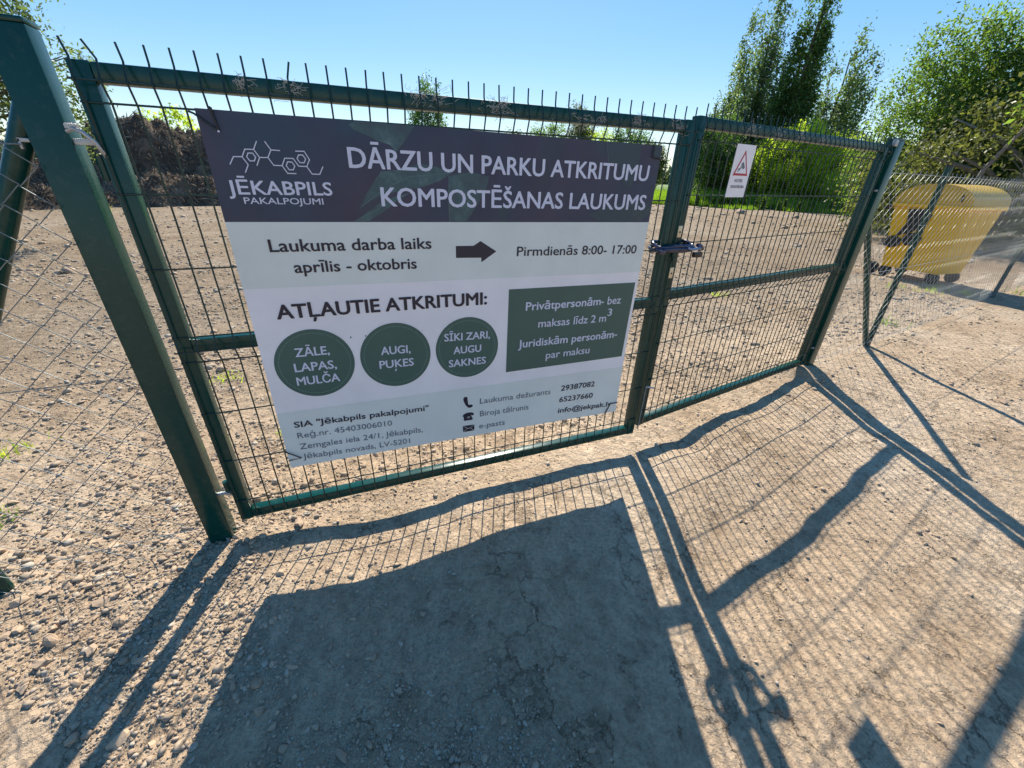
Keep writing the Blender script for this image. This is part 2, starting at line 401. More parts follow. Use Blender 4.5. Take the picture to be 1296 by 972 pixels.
# the larger stones by the left post and on the drive
STONE_SPOTS = [(0.45, -0.58, 0.0243), (0.4, -0.4, 0.0202), (0.29, -0.5, 0.0196), (0.6, -0.42, 0.02), (0.82, -0.51, 0.014), (0.97, -0.69, 0.0216), (0.82, -0.88, 0.025), (0.11, -0.44, 0.0234),
 (0.16, -0.47, 0.0201), (0.08, -0.61, 0.0167), (-0.13, -0.26, 0.0291), (-0.13, -0.2, 0.0165), (0.17, -0.74, 0.0316), (1.61, -0.81, 0.0246), (1.51, -0.87, 0.0177), (1.81, -1.0,
 0.0191), (1.76, -1.07, 0.0249), (2.07, -0.91, 0.0247), (2.06, -0.6, 0.0296), (2.22, -0.53, 0.0235), (2.08, -0.61, 0.0222), (4.67, -0.45, 0.0896), (2.91, -0.68, 0.0285), (2.45,
 -0.72, 0.0287), (2.35, -1.37, 0.034), (1.96, -1.19, 0.0297), (1.25, -0.87, 0.0164), (0.88, -1.03, 0.0146), (0.61, -0.87, 0.0148), (2.32, -0.88, 0.0231), (-0.51, -0.21, 0.0355),
 (-0.22, -0.42, 0.0437), (-0.29, -0.16, 0.0412), (-0.24, -0.15, 0.0409), (-0.37, -0.15, 0.042), (-0.23, 0.05, 0.0363), (-0.18, -0.03, 0.0351), (-0.32, -0.22, 0.0373), (-0.43, -0.16,
 0.0353), (-0.61, -0.04, 0.0456), (-0.66, -0.06, 0.0535), (-0.61, -0.18, 0.044), (-0.42, -0.28, 0.0341), (-0.54, -0.04, 0.0375), (-0.33, 0.25, 0.0354), (-0.47, 0.13, 0.035), (-0.68,
 0.43, 0.0396), (-0.77, 0.33, 0.0478), (-0.97, 0.54, 0.0477), (-0.47, -0.0, 0.0374), (-0.85, 0.23, 0.0518), (-0.15, -0.35, 0.0283), (-0.17, 0.03, 0.0286), (0.04, 0.01, 0.0275),
 (0.08, 0.05, 0.0313), (-0.03, -0.03, 0.024), (-0.02, -0.12, 0.0233), (0.05, 0.1, 0.0285), (0.17, 0.13, 0.0284), (-0.07, -0.13, 0.02), (-0.16, -0.23, 0.0262), (-0.11, -0.6, 0.0289),
 (-0.12, -0.67, 0.0285), (-0.06, -0.58, 0.0231), (0.17, -0.14, 0.0161), (0.21, -0.11, 0.0195), (0.31, 0.08, 0.0207), (0.49, 0.13, 0.0244), (1.48, 0.19, 0.0234), (1.95, 0.01,
 0.0205), (2.49, 0.02, 0.0234), (3.12, -0.81, 0.0349), (2.73, -1.07, 0.0261), (2.59, -1.19, 0.0289), (1.92, -1.27, 0.0194), (1.58, -1.11, 0.0174), (1.96, -1.39, 0.0196)]
for x, y, s in STONE_SPOTS: stone(x, y, s*.6)
sp = field_points(900, np.random.default_rng(5))
cnt = 0
for x, y, d in sp:
    if d > 4.5 or d < .5: continue          # near stones only; beyond that the clods take over
    left = math.exp(-(((x+.5)/.8)**2+((y+.15)/.5)**2))
    s = min(.045, .0085*math.exp(random.gauss(0, .4))*(1+.22*d)*(1+1.0*left))
    stone(x, y, s); cnt += 1
    if cnt >= 298-len(STONE_SPOTS): break

# ------------------------------------------------------------------ gate leaves
GH = 1.459; GW = 1.875; ST = .043; FD = .040          # leaf height, width, tube width, tube depth
AP = -.0235; PL = -.0032                               # fold apex and flat plane of the mesh panel (y)
H_Z = [1.418, 1.375, 1.174, .977, .769, .727, .684, .492, .288, .098]
H_Y = [AP, PL, PL, PL, PL, AP, PL, PL, PL, PL]
def wire_profile(kink=0):
    p = [(0, 1.498), (0, 1.462), (1, 1.418), (0, 1.373), (0, .771), (1, .727), (0, .682), (0, .014)]
    q = [(0, (AP if a else PL)-.0042, z) for a, z in p]
    q[0] = (kink*.011, q[0][1]-abs(kink)*.004, q[0][2]-abs(kink)*.002)
    return q
wire_meshes = {}
def gate_leaf(root, W, mirror, n_wires, x0, bent=()):
    # frame of welded square tube; bars butt against the stiles
    for xx in ((0, ST), (W-ST, W)):
        MB().box(xx[0], xx[1], 0, FD, 0, GH).build('stile', M_GREEN, root, bevel=.0035)
    MB().box(ST, W-ST, .0008, FD-.0008, GH-ST, GH-.001).build('top_rail', M_GREEN, root, bevel=.006)
    MB().box(ST, W-ST, .0008, FD-.0008, .718, .760).build('middle_rail', M_GREEN, root, bevel=.006)
    MB().box(ST, W-ST, .0008, FD-.0008, .001, ST).build('bottom_rail', M_GREEN, root, bevel=.006)
    for i in range(n_wires):
        k = bent.get(i, 0) if bent else 0
        if k not in wire_meshes:
            o = MB().tube(wire_profile(k), .0025, 7).build('vertical_wire', M_WIRE, root, smooth=True); wire_meshes[k] = o.data
        else:
            o = bpy.data.objects.new('vertical_wire', wire_meshes[k]); COL.objects.link(o); o.parent = root
        o.location = (x0+.05*i, 0, 0)
    hw = None
    for z, y in zip(H_Z, H_Y):
        if hw is None:
            hw = MB().tube([(x0-.012, 0, 0), (x0+.05*(n_wires-1)+.012, 0, 0)], .0025, 7).build('horizontal_wire', M_WIRE, root, smooth=True); o = hw
        else: o = copy(hw, parent=root)
        o.location = (0, y+.0006, z)
    # hinge side and meeting side fittings
    def bolt(x, z, y=-.001):
        m = MB(); 
        pts = [(x+.007*math.cos(a), y, z+.007*math.sin(a)) for a in np.linspace(0, 2*math.pi, 6, endpoint=False)]
        m.add(pts+[(p[0], y-.005, p[2]) for p in pts], [tuple(range(6))[::-1], tuple(range(6, 12))]+[(i, (i+1) % 6, (i+1) % 6+6, i+6) for i in range(6)])
        return m.build('bolt', M_GALV2, root)
    return bolt

LG = empty('gate_leaf', (0, 0, 0), 0, label='left leaf of the green mesh gate, carrying the large printed board', cat='gate leaf', group='leaves of the green double gate')
bolt = gate_leaf(LG, GW, False, 38, .0126, bent={1: -1.3, 0: -.5, 2: -.3, 9: .9, 13: .15, 21: -.1})
# closing strip welded to the meeting stile, drop bolt, latch plates
MB().box(GW+.0005, GW+.0045, .004, .010, .02, GH-.03).build('closing_strip', M_GREEN, LG, bevel=.001)
for z in (1.052, .875):
    m = MB(); x = GW+.0215; m.box(x, x+.021, -.0035, -.0005, z-.024, z+.024); m.build('latch_plate', M_BRASS, LG, bevel=.0015)
    MB().tube([(x+.0105, -.0036, z-.002), (x+.0105, -.0048, z-.002)], .0042, 8).build('keyhole', M_BLACK, LG)
MB().box(GW+.010, GW+.036, -.012, .006, .945, .975).build('latch_case', M_GREEN, LG, bevel=.003)
MB().box(GW+.012, GW+.032, -.016, -.002, .925, .948).build('latch_handle', M_WIRE, LG, bevel=.004)
MB().tube([(GW+.020, -.006, .285), (GW+.020, -.006, .03)], .0035, 8).build('drop_bolt', M_GALV, LG, smooth=True)
MB().tube([(GW+.020, -.006, .287), (GW+.024, -.010, .292), (GW+.060, -.018, .283)], .0048, 8).build('drop_bolt_handle', M_GALV2, LG, smooth=True)
# hinges: eye on the stile and bolt through the post
def hinge(root, xs, zs, sgn, hook):
    h = MB().tube([(xs-.012*sgn, .020, zs-.022), (xs-.012*sgn, .020, zs+.022)], .0105, 12).build('hinge_eye', M_GREEN, root, smooth=True)
    MB().tube([(xs-.014*sgn, .020, zs-.026), (xs-.014*sgn, .020, zs-.036)], .0135, 6).build('hinge_nut', M_GALV2, h)
    MB().tube([(xs-.050*sgn, .018, zs-.030), (xs-.016*sgn, .018, zs-.030)], .0065, 8).build('hinge_bolt', M_GALV2, h, smooth=True)
    return h
hinge(LG, 0, .165, 1, False)
MB().tube([(-.012, .022, 1.205), (-.012, .022, 1.262)], .0105, 12).build('hinge_eye', M_GREEN, LG, smooth=True)
# cobwebs and fluff caught on the top rail
def cobweb(root, x, z, w):
    g = np.random.default_rng(int(x*1000)); m = MB()
    for i in range(26):
        a = g.normal(size=3)*np.array([w, .003, .010]); b = a+g.normal(size=3)*np.array([.016, .002, .009])
        c = b+g.normal(size=3)*np.array([.010, .002, .008])
        o = np.array([x, -.010, z]); m.tube([tuple(o+a), tuple(o+b), tuple(o+c)], .0006, 4)
    m.build('cobweb', M_COBWEB, root, kind='stuff')
for x, z, w in ((.4645, 1.435, .012), (.80, 1.447, .018), (.86, 1.447, .014), (1.05, 1.436, .016), (1.07, 1.437, .012), (1.385, 1.42, .02), (1.44, 1.422, .016), (1.60, 1.435, .014), (1.79, 1.43, .02), (.35, 1.44, .005)):
    cobweb(LG, x, z, w)
for o in LG.children:
    pass

RA = .1659
RG = empty('gate_leaf', (1.9190, .0265, .0215), RA, label='right leaf of the green mesh gate, swung slightly back, with a small warning sign', cat='gate leaf', group='leaves of the green double gate')
gate_leaf(RG, 1.794, True, 36, .022, bent={3: .3, 17: -.25})
for z in (.16, 1.23):
    MB().tube([(1.794+.006, .020, z-.02), (1.794+.006, .020, z+.02)], .009, 10).build('hinge_eye', M_GREEN, RG, smooth=True)
for x, z, w in ((.33, 1.43, .02), (.55, 1.43, .02), (.75, 1.425, .02), (.95, 1.43, .018)):
    cobweb(RG, x, z, w)

def gate_post(name, x0, x1, y0, y1, zb, zt, label, rz=0.0, loc=None):
    cx, cy = (x0+x1)/2, (y0+y1)/2
    t = empty('gate_post', (cx, cy, zb), rz, label=label, cat='gate post', group='square steel posts of the gate')
    w, d, h = (x1-x0)/2, (y1-y0)/2, zt-zb
    MB().box(-w, w, -d, d, -.25, h-.012).build('post_tube', M_GREEN, t, bevel=.005)
    m = MB(); m.box(-w-.0006, w+.0006, -d-.0006, d+.0006, h-.012, h)
    m.build('post_cap', M_GREEN, t, bevel=.004)
    return t
PLft = gate_post('gate_post', -.1268, -.0465, .0, .062, -.085, 1.527, 'thick green square post on the left, with stones heaped at its foot')
ox, oy, oz = PLft.location
# hooked galvanised bolt at the upper hinge, and the fence clip on the outer side
m = MB(); hk = [(-.047, -.002, 1.312), (-.030, -.010, 1.318), (-.012, -.018, 1.310), (.004, -.018, 1.292), (.010, -.012, 1.270), (.009, .004, 1.258)]
m.tube([(a-ox, b-oy, c-oz) for a, b, c in hk], .0046, 8).build('hinge_hook', M_GALV2, PLft, smooth=True)
m = MB(); m.box(-.047-ox, -.004-ox, .006-oy, .012-oy, 1.284-oz, 1.298-oz).build('hinge_plate', M_GALV2, PLft, bevel=.002)
m = MB(); m.tube([(-.046-ox, -.003-oy, 1.322-oz), (-.022-ox, -.003-oy, 1.322-oz)], .008, 6).build('hinge_nut', M_GALV2, PLft)
m = MB(); m.tube([(-.046-ox, .020-oy, .135-oz), (-.010-ox, .020-oy, .135-oz)], .007, 8).build('hinge_bolt', M_GALV2, PLft, smooth=True)
m = MB(); m.box(-.150-ox, -.128-ox, .004-oy, .020-oy, 1.285-oz, 1.293-oz); m.box(-.150-ox, -.145-ox, .004-oy, .020-oy, 1.270-oz, 1.293-oz)
m.build('fence_clip', M_GALV2, PLft, bevel=.001)
ca, sa = math.cos(RA), math.sin(RA)
ex, ey = 1.9190+1.794*ca, .0265+1.794*sa
PRgt = gate_post('gate_post', ex+.030, ex+.110, ey-.010, ey+.052, -.03, 1.515, 'far green square post where the right gate leaf hangs, next to the fence', rz=.12)
m = MB(); m.tube([(-.062, -.02, 1.26), (-.036, -.02, 1.26)], .007, 8).build('hinge_bolt', M_GALV2, PRgt, smooth=True)
m = MB(); m.tube([(-.062, -.02, .19), (-.036, -.02, .19)], .007, 8).build('hinge_bolt', M_GALV2, PRgt, smooth=True)
m = MB(); m.box(-.075, -.042, -.035, -.012, 1.50, 1.535).build('hinge_bracket', M_GALV2, PRgt, bevel=.004)

# ------------------------------------------------------------------ cable lock round both stiles
LK = empty('cable_lock', (1.90, 0, .98), 0, label='dark blue cable lock looped round both meeting stiles of the gate', cat='lock')
def loop(dz, off, ph):
    x0, x1, y0, y1 = -.095-off, .085+off, -.034-off, .064+off
    pts = []
    for i in range(40):
        a = 2*math.pi*i/40; c, s_ = math.cos(a), math.sin(a)
        r_ = (abs(c)**4+abs(s_)**4)**(-.25)
        x = (x0+x1)/2+(x1-x0)/2*c*r_; y = (y0+y1)/2+(y1-y0)/2*s_*r_
        pts.append((x, y, dz+.006*math.sin(a+ph)+.004*math.sin(3*a+ph)))
    return pts
for dz, off, ph in ((.018, .0, .4), (.004, .006, 1.5), (-.007, .002, 3.0)):
    MB().tube(loop(dz, off, ph), .0075, 9, closed=True).build('cable', M_NAVY, LK, smooth=True)
MB().tube([(.075, -.05, .022), (.095, -.052, .016), (.112, -.045, .004), (.118, -.03, -.004)], [.008, .009, .009, .007], 9).build('cable_end', M_NAVY, LK, smooth=True)
MB().box(.058, .104, -.066, -.046, -.030, -.006).build('lock_body', M_BLACK, LK, bevel=.006)
MB().box(-.118, -.092, -.052, -.040, -.014, .004).build('buckle', M_NAVY, LK, bevel=.003)
MB().tube([(.03, -.052, .010), (.05, -.058, .004), (.085, -.058, .010)], .0055, 8).build('cable_ferrule', plain('scuffed_plastic', (.18, .25, .42), .3), LK, smooth=True)

# ------------------------------------------------------------------ printed board
SG = empty('information_sign', (.95, -.030, .20), 0, label='big printed board about the compost yard, tied to the left gate leaf', cat='sign')
TLc, TRc, BRc, BLc = (.2358, 1.3764), (1.7122, 1.3640), (1.7008, .1958), (.2232, .2274)
def sgn_mesh(m, quad, y0, y1, name, mat, nx=1):
    pass
def wav(x, z):
    # the thin board bows slightly between its ties
    return .0018*math.sin((x-.22)*5.1)*math.sin((z-.2)*3.4) - .004*math.exp(-((x-1.7)**2+(z-.2)**2)/.04)
def sheet(poly, lay, name, mat, n=1, **k):
    """flat printed shape on the board: poly in board plane (x,z), lay = how far proud of the board face (m)"""
    bm = bmesh.new(); vs = [bm.verts.new((x, 0, z)) for x, z in poly]
    bm.faces.new(vs); bmesh.ops.triangulate(bm, faces=bm.faces[:])
    if n > 1: bmesh.ops.subdivide_edges(bm, edges=bm.edges[:], cuts=n, use_grid_fill=True)
    for v in bm.verts: v.co = Vector((v.co.x-.95, wav(v.co.x, v.co.z)-lay, v.co.z-.20))
    bmesh.ops.recalc_face_normals(bm, faces=bm.faces[:])
    bm.faces.ensure_lookup_table()
    if bm.faces[0].normal.y > 0: bmesh.ops.reverse_faces(bm, faces=bm.faces[:])
    me = bpy.data.meshes.new(name); bm.to_mesh(me); bm.free(); me.materials.append(mat)
    o = bpy.data.objects.new(name, me); COL.objects.link(o); o.parent = SG; return tag(o, **k)
def lerp(a, b, t): return (a[0]+(b[0]-a[0])*t, a[1]+(b[1]-a[1])*t)
def band(lt, rt, lb, rb, lay, name, mat, nx=24, nz=8):
    V = []; F = []
    for j in range(nz+1):
        a = lerp(lt, lb, j/nz); b = lerp(rt, rb, j/nz)
        for i in range(nx+1):
            x, z = lerp(a, b, i/nx); V.append((x-.95, wav(x, z)-lay, z-.20))
    for j in range(nz):
        for i in range(nx):
            q = j*(nx+1)+i; F.append((q, q+nx+1, q+nx+2, q+1))
    m = MB(); m.add(V, F); return m.build(name, mat, SG, smooth=True)

def print_mat(name, col, rough=.42, spec=.4):
    m, nt, ln, b = mat_base(name)
    n = noise(nt, ln, 5, 4, .6); r = ramp(nt, ln, n.outputs['Fac'], [(.35, tuple(c*.95 for c in col)), (.65, tuple(min(1, c*1.03) for c in col))])
    n2 = noise(nt, ln, 3, 6, .75); r2 = ramp(nt, ln, n2.outputs['Fac'], [(.58, (0, 0, 0)), (.85, (.12, .12, .12))])
    o = mixc(nt, ln, r2.outputs[0], r.outputs[0], (.42, .37, .30))
    ln.new(o, b.inputs['Base Color']); b.inputs['Roughness'].default_value = rough; b.inputs['Specular IOR Level'].default_value = spec
    return m
def header_mat():
    m, nt, ln, b = mat_base('header_print')
    n = noise(nt, ln, 2.2, 3, .5); r = ramp(nt, ln, n.outputs['Fac'], [(.30, (.012, .058, .092)), (.45, (.026, .040, .078)), (.60, (.042, .036, .070)), (.74, (.026, .056, .074))])
    n2 = noise(nt, ln, 7, 4, .6); r2 = ramp(nt, ln, n2.outputs['Fac'], [(.35, (.85, .85, .88)), (.7, (1.18, 1.15, 1.12))])
    o = mixc(nt, ln, 1, r.outputs[0], r2.outputs[0], 'MULTIPLY'); ln.new(o, b.inputs['Base Color'])
    b.inputs['Roughness'].default_value = .42; b.inputs['Specular IOR Level'].default_value = .45; return m
def leafprint_mat():
    m, nt, ln, b = mat_base('leaf_print')
    n = noise(nt, ln, 14, 6, .7); r = ramp(nt, ln, n.outputs['Fac'], [(.30, (.034, .052, .072)), (.50, (.036, .080, .092)), (.63, (.062, .125, .135)), (.74, (.16, .24, .25))])
    ln.new(r.outputs[0], b.inputs['Base Color']); b.inputs['Roughness'].default_value = .4; return m
P_WHITE = print_mat('white_print', (.84, .79, .80)); P_PALE = print_mat('pale_grey_print', (.70, .72, .68))
P_HEAD = header_mat(); P_LEAF = leafprint_mat(); P_DARK = print_mat('dark_lettering', (.022, .018, .035))
P_GREY = print_mat('grey_lettering', (.13, .14, .17)); P_LIGHT = print_mat('light_lettering', (.62, .62, .74))
P_GREEN = print_mat('green_print', (.058, .115, .095)); P_DOT = print_mat('pale_green_print', (.30, .46, .38)); P_VEIN = print_mat('leaf_vein_print', (.09, .15, .17))
P_LEAFD = print_mat('leaf_shade_print', (.034, .058, .076))

# board slab
m = MB(); V = []; F = []
nxs, nzs = 30, 16
for yy in (-.0002, .0026):
    for j in range(nzs+1):
        a = lerp(TLc, BLc, j/nzs); b = lerp(TRc, BRc, j/nzs)
        for i in range(nxs+1):
            x, z = lerp(a, b, i/nxs); V.append((x-.95, wav(x, z)+yy, z-.20))
K = (nxs+1)*(nzs+1)
for j in range(nzs):
    for i in range(nxs):
        q = j*(nxs+1)+i; F.append((q, q+nxs+1, q+nxs+2, q+1)); F.append((K+q, K+q+1, K+q+nxs+2, K+q+nxs+1))
for i in range(nxs):
    F.append((i, i+1, K+i+1, K+i)); q = nzs*(nxs+1)+i; F.append((q, K+q, K+q+1, q+1))
for j in range(nzs):
    q = j*(nxs+1); F.append((q, K+q, K+q+nxs+1, q+nxs+1)); q += nxs; F.append((q, q+nxs+1, K+q+nxs+1, K+q))
m.add(V, F); m.build('board', P_WHITE, SG, smooth=True)
def onL(z): t = (TLc[1]-z)/(TLc[1]-BLc[1]); return lerp(TLc, BLc, t)
def onR(z): t = (TRc[1]-z)/(TRc[1]-BRc[1]); return lerp(TRc, BRc, t)
B1L, B1R = onL(1.1069), onR(1.0945); B2L, B2R = onL(.9146), onR(.8950); B3L, B3R = onL(.4688), onR(.4451)
band(TLc, TRc, B1L, B1R, .0006, 'header_panel', P_HEAD)
band(B1L, B1R, B2L, B2R, .0006, 'hours_panel', P_PALE)
band(B3L, B3R, BLc, BRc, .0006, 'contact_panel', P_PALE)
LEAVES = dict(
A=[(0.599, 1.3632), (0.6231, 1.3727), (0.7031, 1.372), (0.7867, 1.3712), (0.7452, 1.3204), (0.7249, 1.3005), (0.7087, 1.3186), (0.674, 1.3275), (0.641, 1.3413), (0.6138, 1.35)],
B=[(0.6029, 1.1462), (0.6229, 1.1826), (0.6554, 1.2232), (0.6764, 1.2463), (0.7264, 1.2534), (0.7912, 1.2725), (0.8427, 1.2657), (0.8956, 1.2498), (0.8537, 1.225), (0.806, 1.209), (0.7462, 1.1961), (0.6818, 1.1863), (0.6425, 1.1682)],
C=[(0.5787, 1.1060), (0.626, 1.1356), (0.6666, 1.1626), (0.7191, 1.1809), (0.7587, 1.1904), (0.7177, 1.166), (0.6765, 1.1386), (0.6222, 1.1067)],
D=[(0.885, 1.2406), (0.9581, 1.2546), (1.0225, 1.2412), (1.0078, 1.194), (0.9706, 1.1423), (0.9403, 1.103), (0.8809, 1.1034), (0.8782, 1.1673)],
E=[(1.053, 1.1491), (1.0954, 1.1526), (1.081, 1.1020), (1.0599, 1.1022)],
F=[(1.4658, 1.364), (1.5402, 1.363), (1.6183, 1.362), (1.6186, 1.3244), (1.5956, 1.2188), (1.5574, 1.2314), (1.5283, 1.2956), (1.4808, 1.3002)],
G=[(1.6677, 1.3620), (1.7100, 1.3612), (1.7095, 1.3218), (1.6728, 1.3233)],
H=[(1.418, 1.1219), (1.4998, 1.1564), (1.6051, 1.1709), (1.7030, 1.1646), (1.7050, 1.1285), (1.6664, 1.1008), (1.5453, 1.1005), (1.4639, 1.1043)])
for i, k in enumerate(LEAVES):
    sheet(LEAVES[k], .0012, 'leaf_print', P_LEAFD if k in 'EFGH' else P_LEAF)
def stroke(pts, w, lay, name, mat, parent=SG, closed=False):
    m = MB(); V = []; F = []
    n = len(pts); P = [np.array(p, float) for p in pts]
    for i in range(n-1):
        d = P[i+1]-P[i]; L = np.linalg.norm(d); d = d/L; nrm = np.array([-d[1], d[0]])*w/2; e = d*w*.35
        q = [P[i]-e+nrm, P[i]-e-nrm, P[i+1]+e-nrm, P[i+1]+e+nrm]; b = len(V); l2 = lay+.00003*(i % 2)
        V += [(x-.95, wav(x, z)-l2, z-.20) for x, z in q]; F.append((b, b+1, b+2, b+3))
    m.add(V, F); return m
def strokes(lines, w, lay, name, mat, **k):
    M = MB()
    for j, l in enumerate(lines):
        q = stroke(l, w, lay+.00007*(j % 3), '', mat); M.add(np.concatenate(q.v), q.f)
    return M.build(name, mat, SG, **k)
strokes([[(.7031, 1.372), (.7060, 1.34), (.7249, 1.3005)], [(.6029, 1.1462), (.68, 1.20), (.76, 1.235), (.8956, 1.2498)], [(.5787, 1.1060), (.66, 1.145), (.7587, 1.1904)],
  [(.885, 1.2406), (.883, 1.17), (.8809, 1.1034)], [(.70, 1.2463), (.715, 1.236), (.722, 1.222), (.713, 1.213), (.70, 1.218)], [(.6554, 1.2232), (.7249, 1.3005)],
  [(1.4658, 1.364), (1.4808, 1.3002)]], .0016, .0015, 'leaf_vein_print', P_VEIN)
# molecule emblem
LOGO = [[(0.2828, 1.253), (0.2953, 1.2713), (0.3155, 1.2717), (0.3255, 1.2529), (0.3145, 1.2341)], [(0.3155, 1.2717), (0.3263, 1.29), (0.3471, 1.2903), (0.3572, 1.2715), (0.3465, 1.2522)],
 [(0.3471, 1.2903), (0.3584, 1.3098)], [(0.3264, 1.2721), (0.3318, 1.2812), (0.3424, 1.2812), (0.3478, 1.2721), (0.3424, 1.2626), (0.3318, 1.2626), (0.3264, 1.2721)],
 [(0.3572, 1.2715), (0.3776, 1.2723), (0.3888, 1.291), (0.4102, 1.2903)], [(0.3888, 1.291), (0.3784, 1.3101)], [(0.3776, 1.2723), (0.3879, 1.2536), (0.4085, 1.2534), (0.4189, 1.2347), (0.4402, 1.2345)],
 [(0.4085, 1.2534), (0.419, 1.2722), (0.4402, 1.2724), (0.4507, 1.2536), (0.4716, 1.2535), (0.482, 1.2347), (0.5022, 1.2345), (0.5139, 1.2542)], [(0.4716, 1.2535), (0.4818, 1.2711), (0.4717, 1.2912), (0.4498, 1.2907)],
 [(0.4190, 1.2540), (0.4243, 1.2634), (0.4350, 1.2634), (0.4407, 1.2537), (0.4350, 1.2440), (0.4243, 1.2440), (0.4190, 1.2540)], [(0.4502, 1.2722), (0.4556, 1.2817), (0.4664, 1.2817), (0.4721, 1.2722), (0.4664, 1.2627), (0.4556, 1.2627), (0.4502, 1.2722)]]
strokes(LOGO, .0026, .0020, 'emblem', P_LIGHT)
def disc(cx, cz, r, n=64): return [(cx+r*math.cos(2*math.pi*i/n), cz+r*math.sin(2*math.pi*i/n)) for i in range(n)]
for cx, cz in ((.3857, .643), (.6597, .639), (.9343, .636)):
    o = sheet(disc(cx, cz, .127), .0012, 'round_patch', P_GREEN)
    dots = MB()
    for i in range(110):
        a = 2*math.pi*i/110; x, z = cx+.1135*math.cos(a), cz+.1135*math.sin(a); b = []
        for k in range(4): b.append((x-.95+.0013*math.cos(k*math.pi/2), wav(x, z)-.0017, z-.20+.0013*math.sin(k*math.pi/2)))
        dots.add(b, [(0, 3, 2, 1)])
    dots.build('dotted_ring', P_DOT, SG)
sheet([(1.103, .8586), (1.694, .8502), (1.6859, .5015), (1.0984, .5054)], .0012, 'price_panel', P_GREEN)
sheet([(0.9001, 1.0237), (0.9902, 1.0225), (0.9903, 1.0382), (1.0502, 1.0012), (0.9927, 0.9643), (0.9929, 0.981), (0.8996, 0.9835)], .0012, 'arrow', P_DARK)
sheet([(0.9094, 0.4104), (0.9159, 0.4175), (0.9275, 0.4143), (0.9283, 0.4035), (0.9207, 0.3966), (0.9236, 0.3865), (0.9341, 0.375), (0.9449, 0.3754), (0.9523, 0.3679), (0.9424, 0.3601), (0.9316, 0.3609), (0.9191, 0.3754), (0.9111, 0.3959)], .0012, 'handset_pictogram', P_DARK)
sheet([(0.9038, 0.3225), (0.908, 0.331), (0.9200, 0.3365), (0.9333, 0.3374), (0.9440, 0.3360), (0.9518, 0.3325), (0.956, 0.323), (0.9482, 0.3196), (0.9418, 0.3240), (0.9501, 0.3005), (0.9457, 0.2976), (0.9096, 0.2990), (0.9160, 0.3240), (0.9069, 0.3205)], .0012, 'telephone_pictogram', P_DARK)
sheet([(0.9034, 0.2737), (0.9563, 0.2713), (0.9554, 0.2406), (0.9047, 0.2415)], .0012, 'envelope_pictogram', P_DARK)
strokes([[(.9045, .272), (.930, .2555), (.9555, .2700)], [(.906, .243), (.924, .258)], [(.954, .2425), (.936, .258)]], .0014, .0016, 'envelope_lines', P_PALE)
strokes([[(.9245, .3110), (.9365, .3110)], [(.9245, .3165), (.9365, .3165)]], .0016, .0016, 'telephone_keys', P_PALE)

def font_cap():
    c = bpy.data.curves.new('t', 'FONT'); c.body = 'H'; c.size = 1; o = bpy.data.objects.new('t', c); COL.objects.link(o)
    bpy.context.view_layer.update(); h = max(v[1] for v in o.bound_box); bpy.data.objects.remove(o); bpy.data.curves.remove(c); return h
CAP = font_cap()
def text_geo(body, spacing=1.0):
    c = bpy.data.curves.new('t', 'FONT'); c.body = body; c.size = 1.0; c.space_character = spacing; c.resolution_u = 3
    o = bpy.data.objects.new('t', c); COL.objects.link(o)
    dg = bpy.context.evaluated_depsgraph_get(); me = bpy.data.meshes.new_from_object(o.evaluated_get(dg))
    V = np.array([v.co[:] for v in me.vertices]); F = [tuple(p.vertices) for p in me.polygons]
    bpy.data.objects.remove(o); bpy.data.curves.remove(c); bpy.data.meshes.remove(me); return V, F
def text_line(body, p0, p1, cap, weight, mat, lay=.0020, spacing=1.0, name='lettering', parent=None, place=None, slant=0):
    V, F = text_geo(body, spacing); x0, x1 = V[:, 0].min(), V[:, 0].max()
    L = math.hypot(p1[0]-p0[0], p1[1]-p0[1]); dx, dz = (p1[0]-p0[0])/L, (p1[1]-p0[1])/L
    w = {0: .0, 1: .028, 2: .050, 3: .078}[weight]*cap
    sx = (L-w)/(x1-x0); sy = (cap-w*.6)/CAP
    X = (V[:, 0]-x0)*sx+w/2; Yv = V[:, 1]*sy+w*.3
    M = MB()
    offs = [(0, 0)] if weight == 0 else [(math.cos(a)*w/2*1.15, math.sin(a)*w/2*.8) for a in np.linspace(0, 2*math.pi, 8, endpoint=False)]+[(0, 0)]
    for i, (ox_, oz_) in enumerate(offs):
        a = X+ox_; b = Yv+oz_
        xx = p0[0]+a*dx-b*dz; zz = p0[1]+a*dz+b*dx
        if place: M.add(place(xx, zz, lay+i*.00002), F)
        else: M.add([(x-.95, wav(x, z)-lay-i*.00002, z-.20) for x, z in zip(xx, zz)], F)
    o = M.build(name, mat, parent or SG)
    me = o.data
    if sum(p.normal.y*p.area for p in me.polygons) > 0: me.flip_normals()
    return o
DK, GY, LT = P_DARK, P_GREY, P_LIGHT
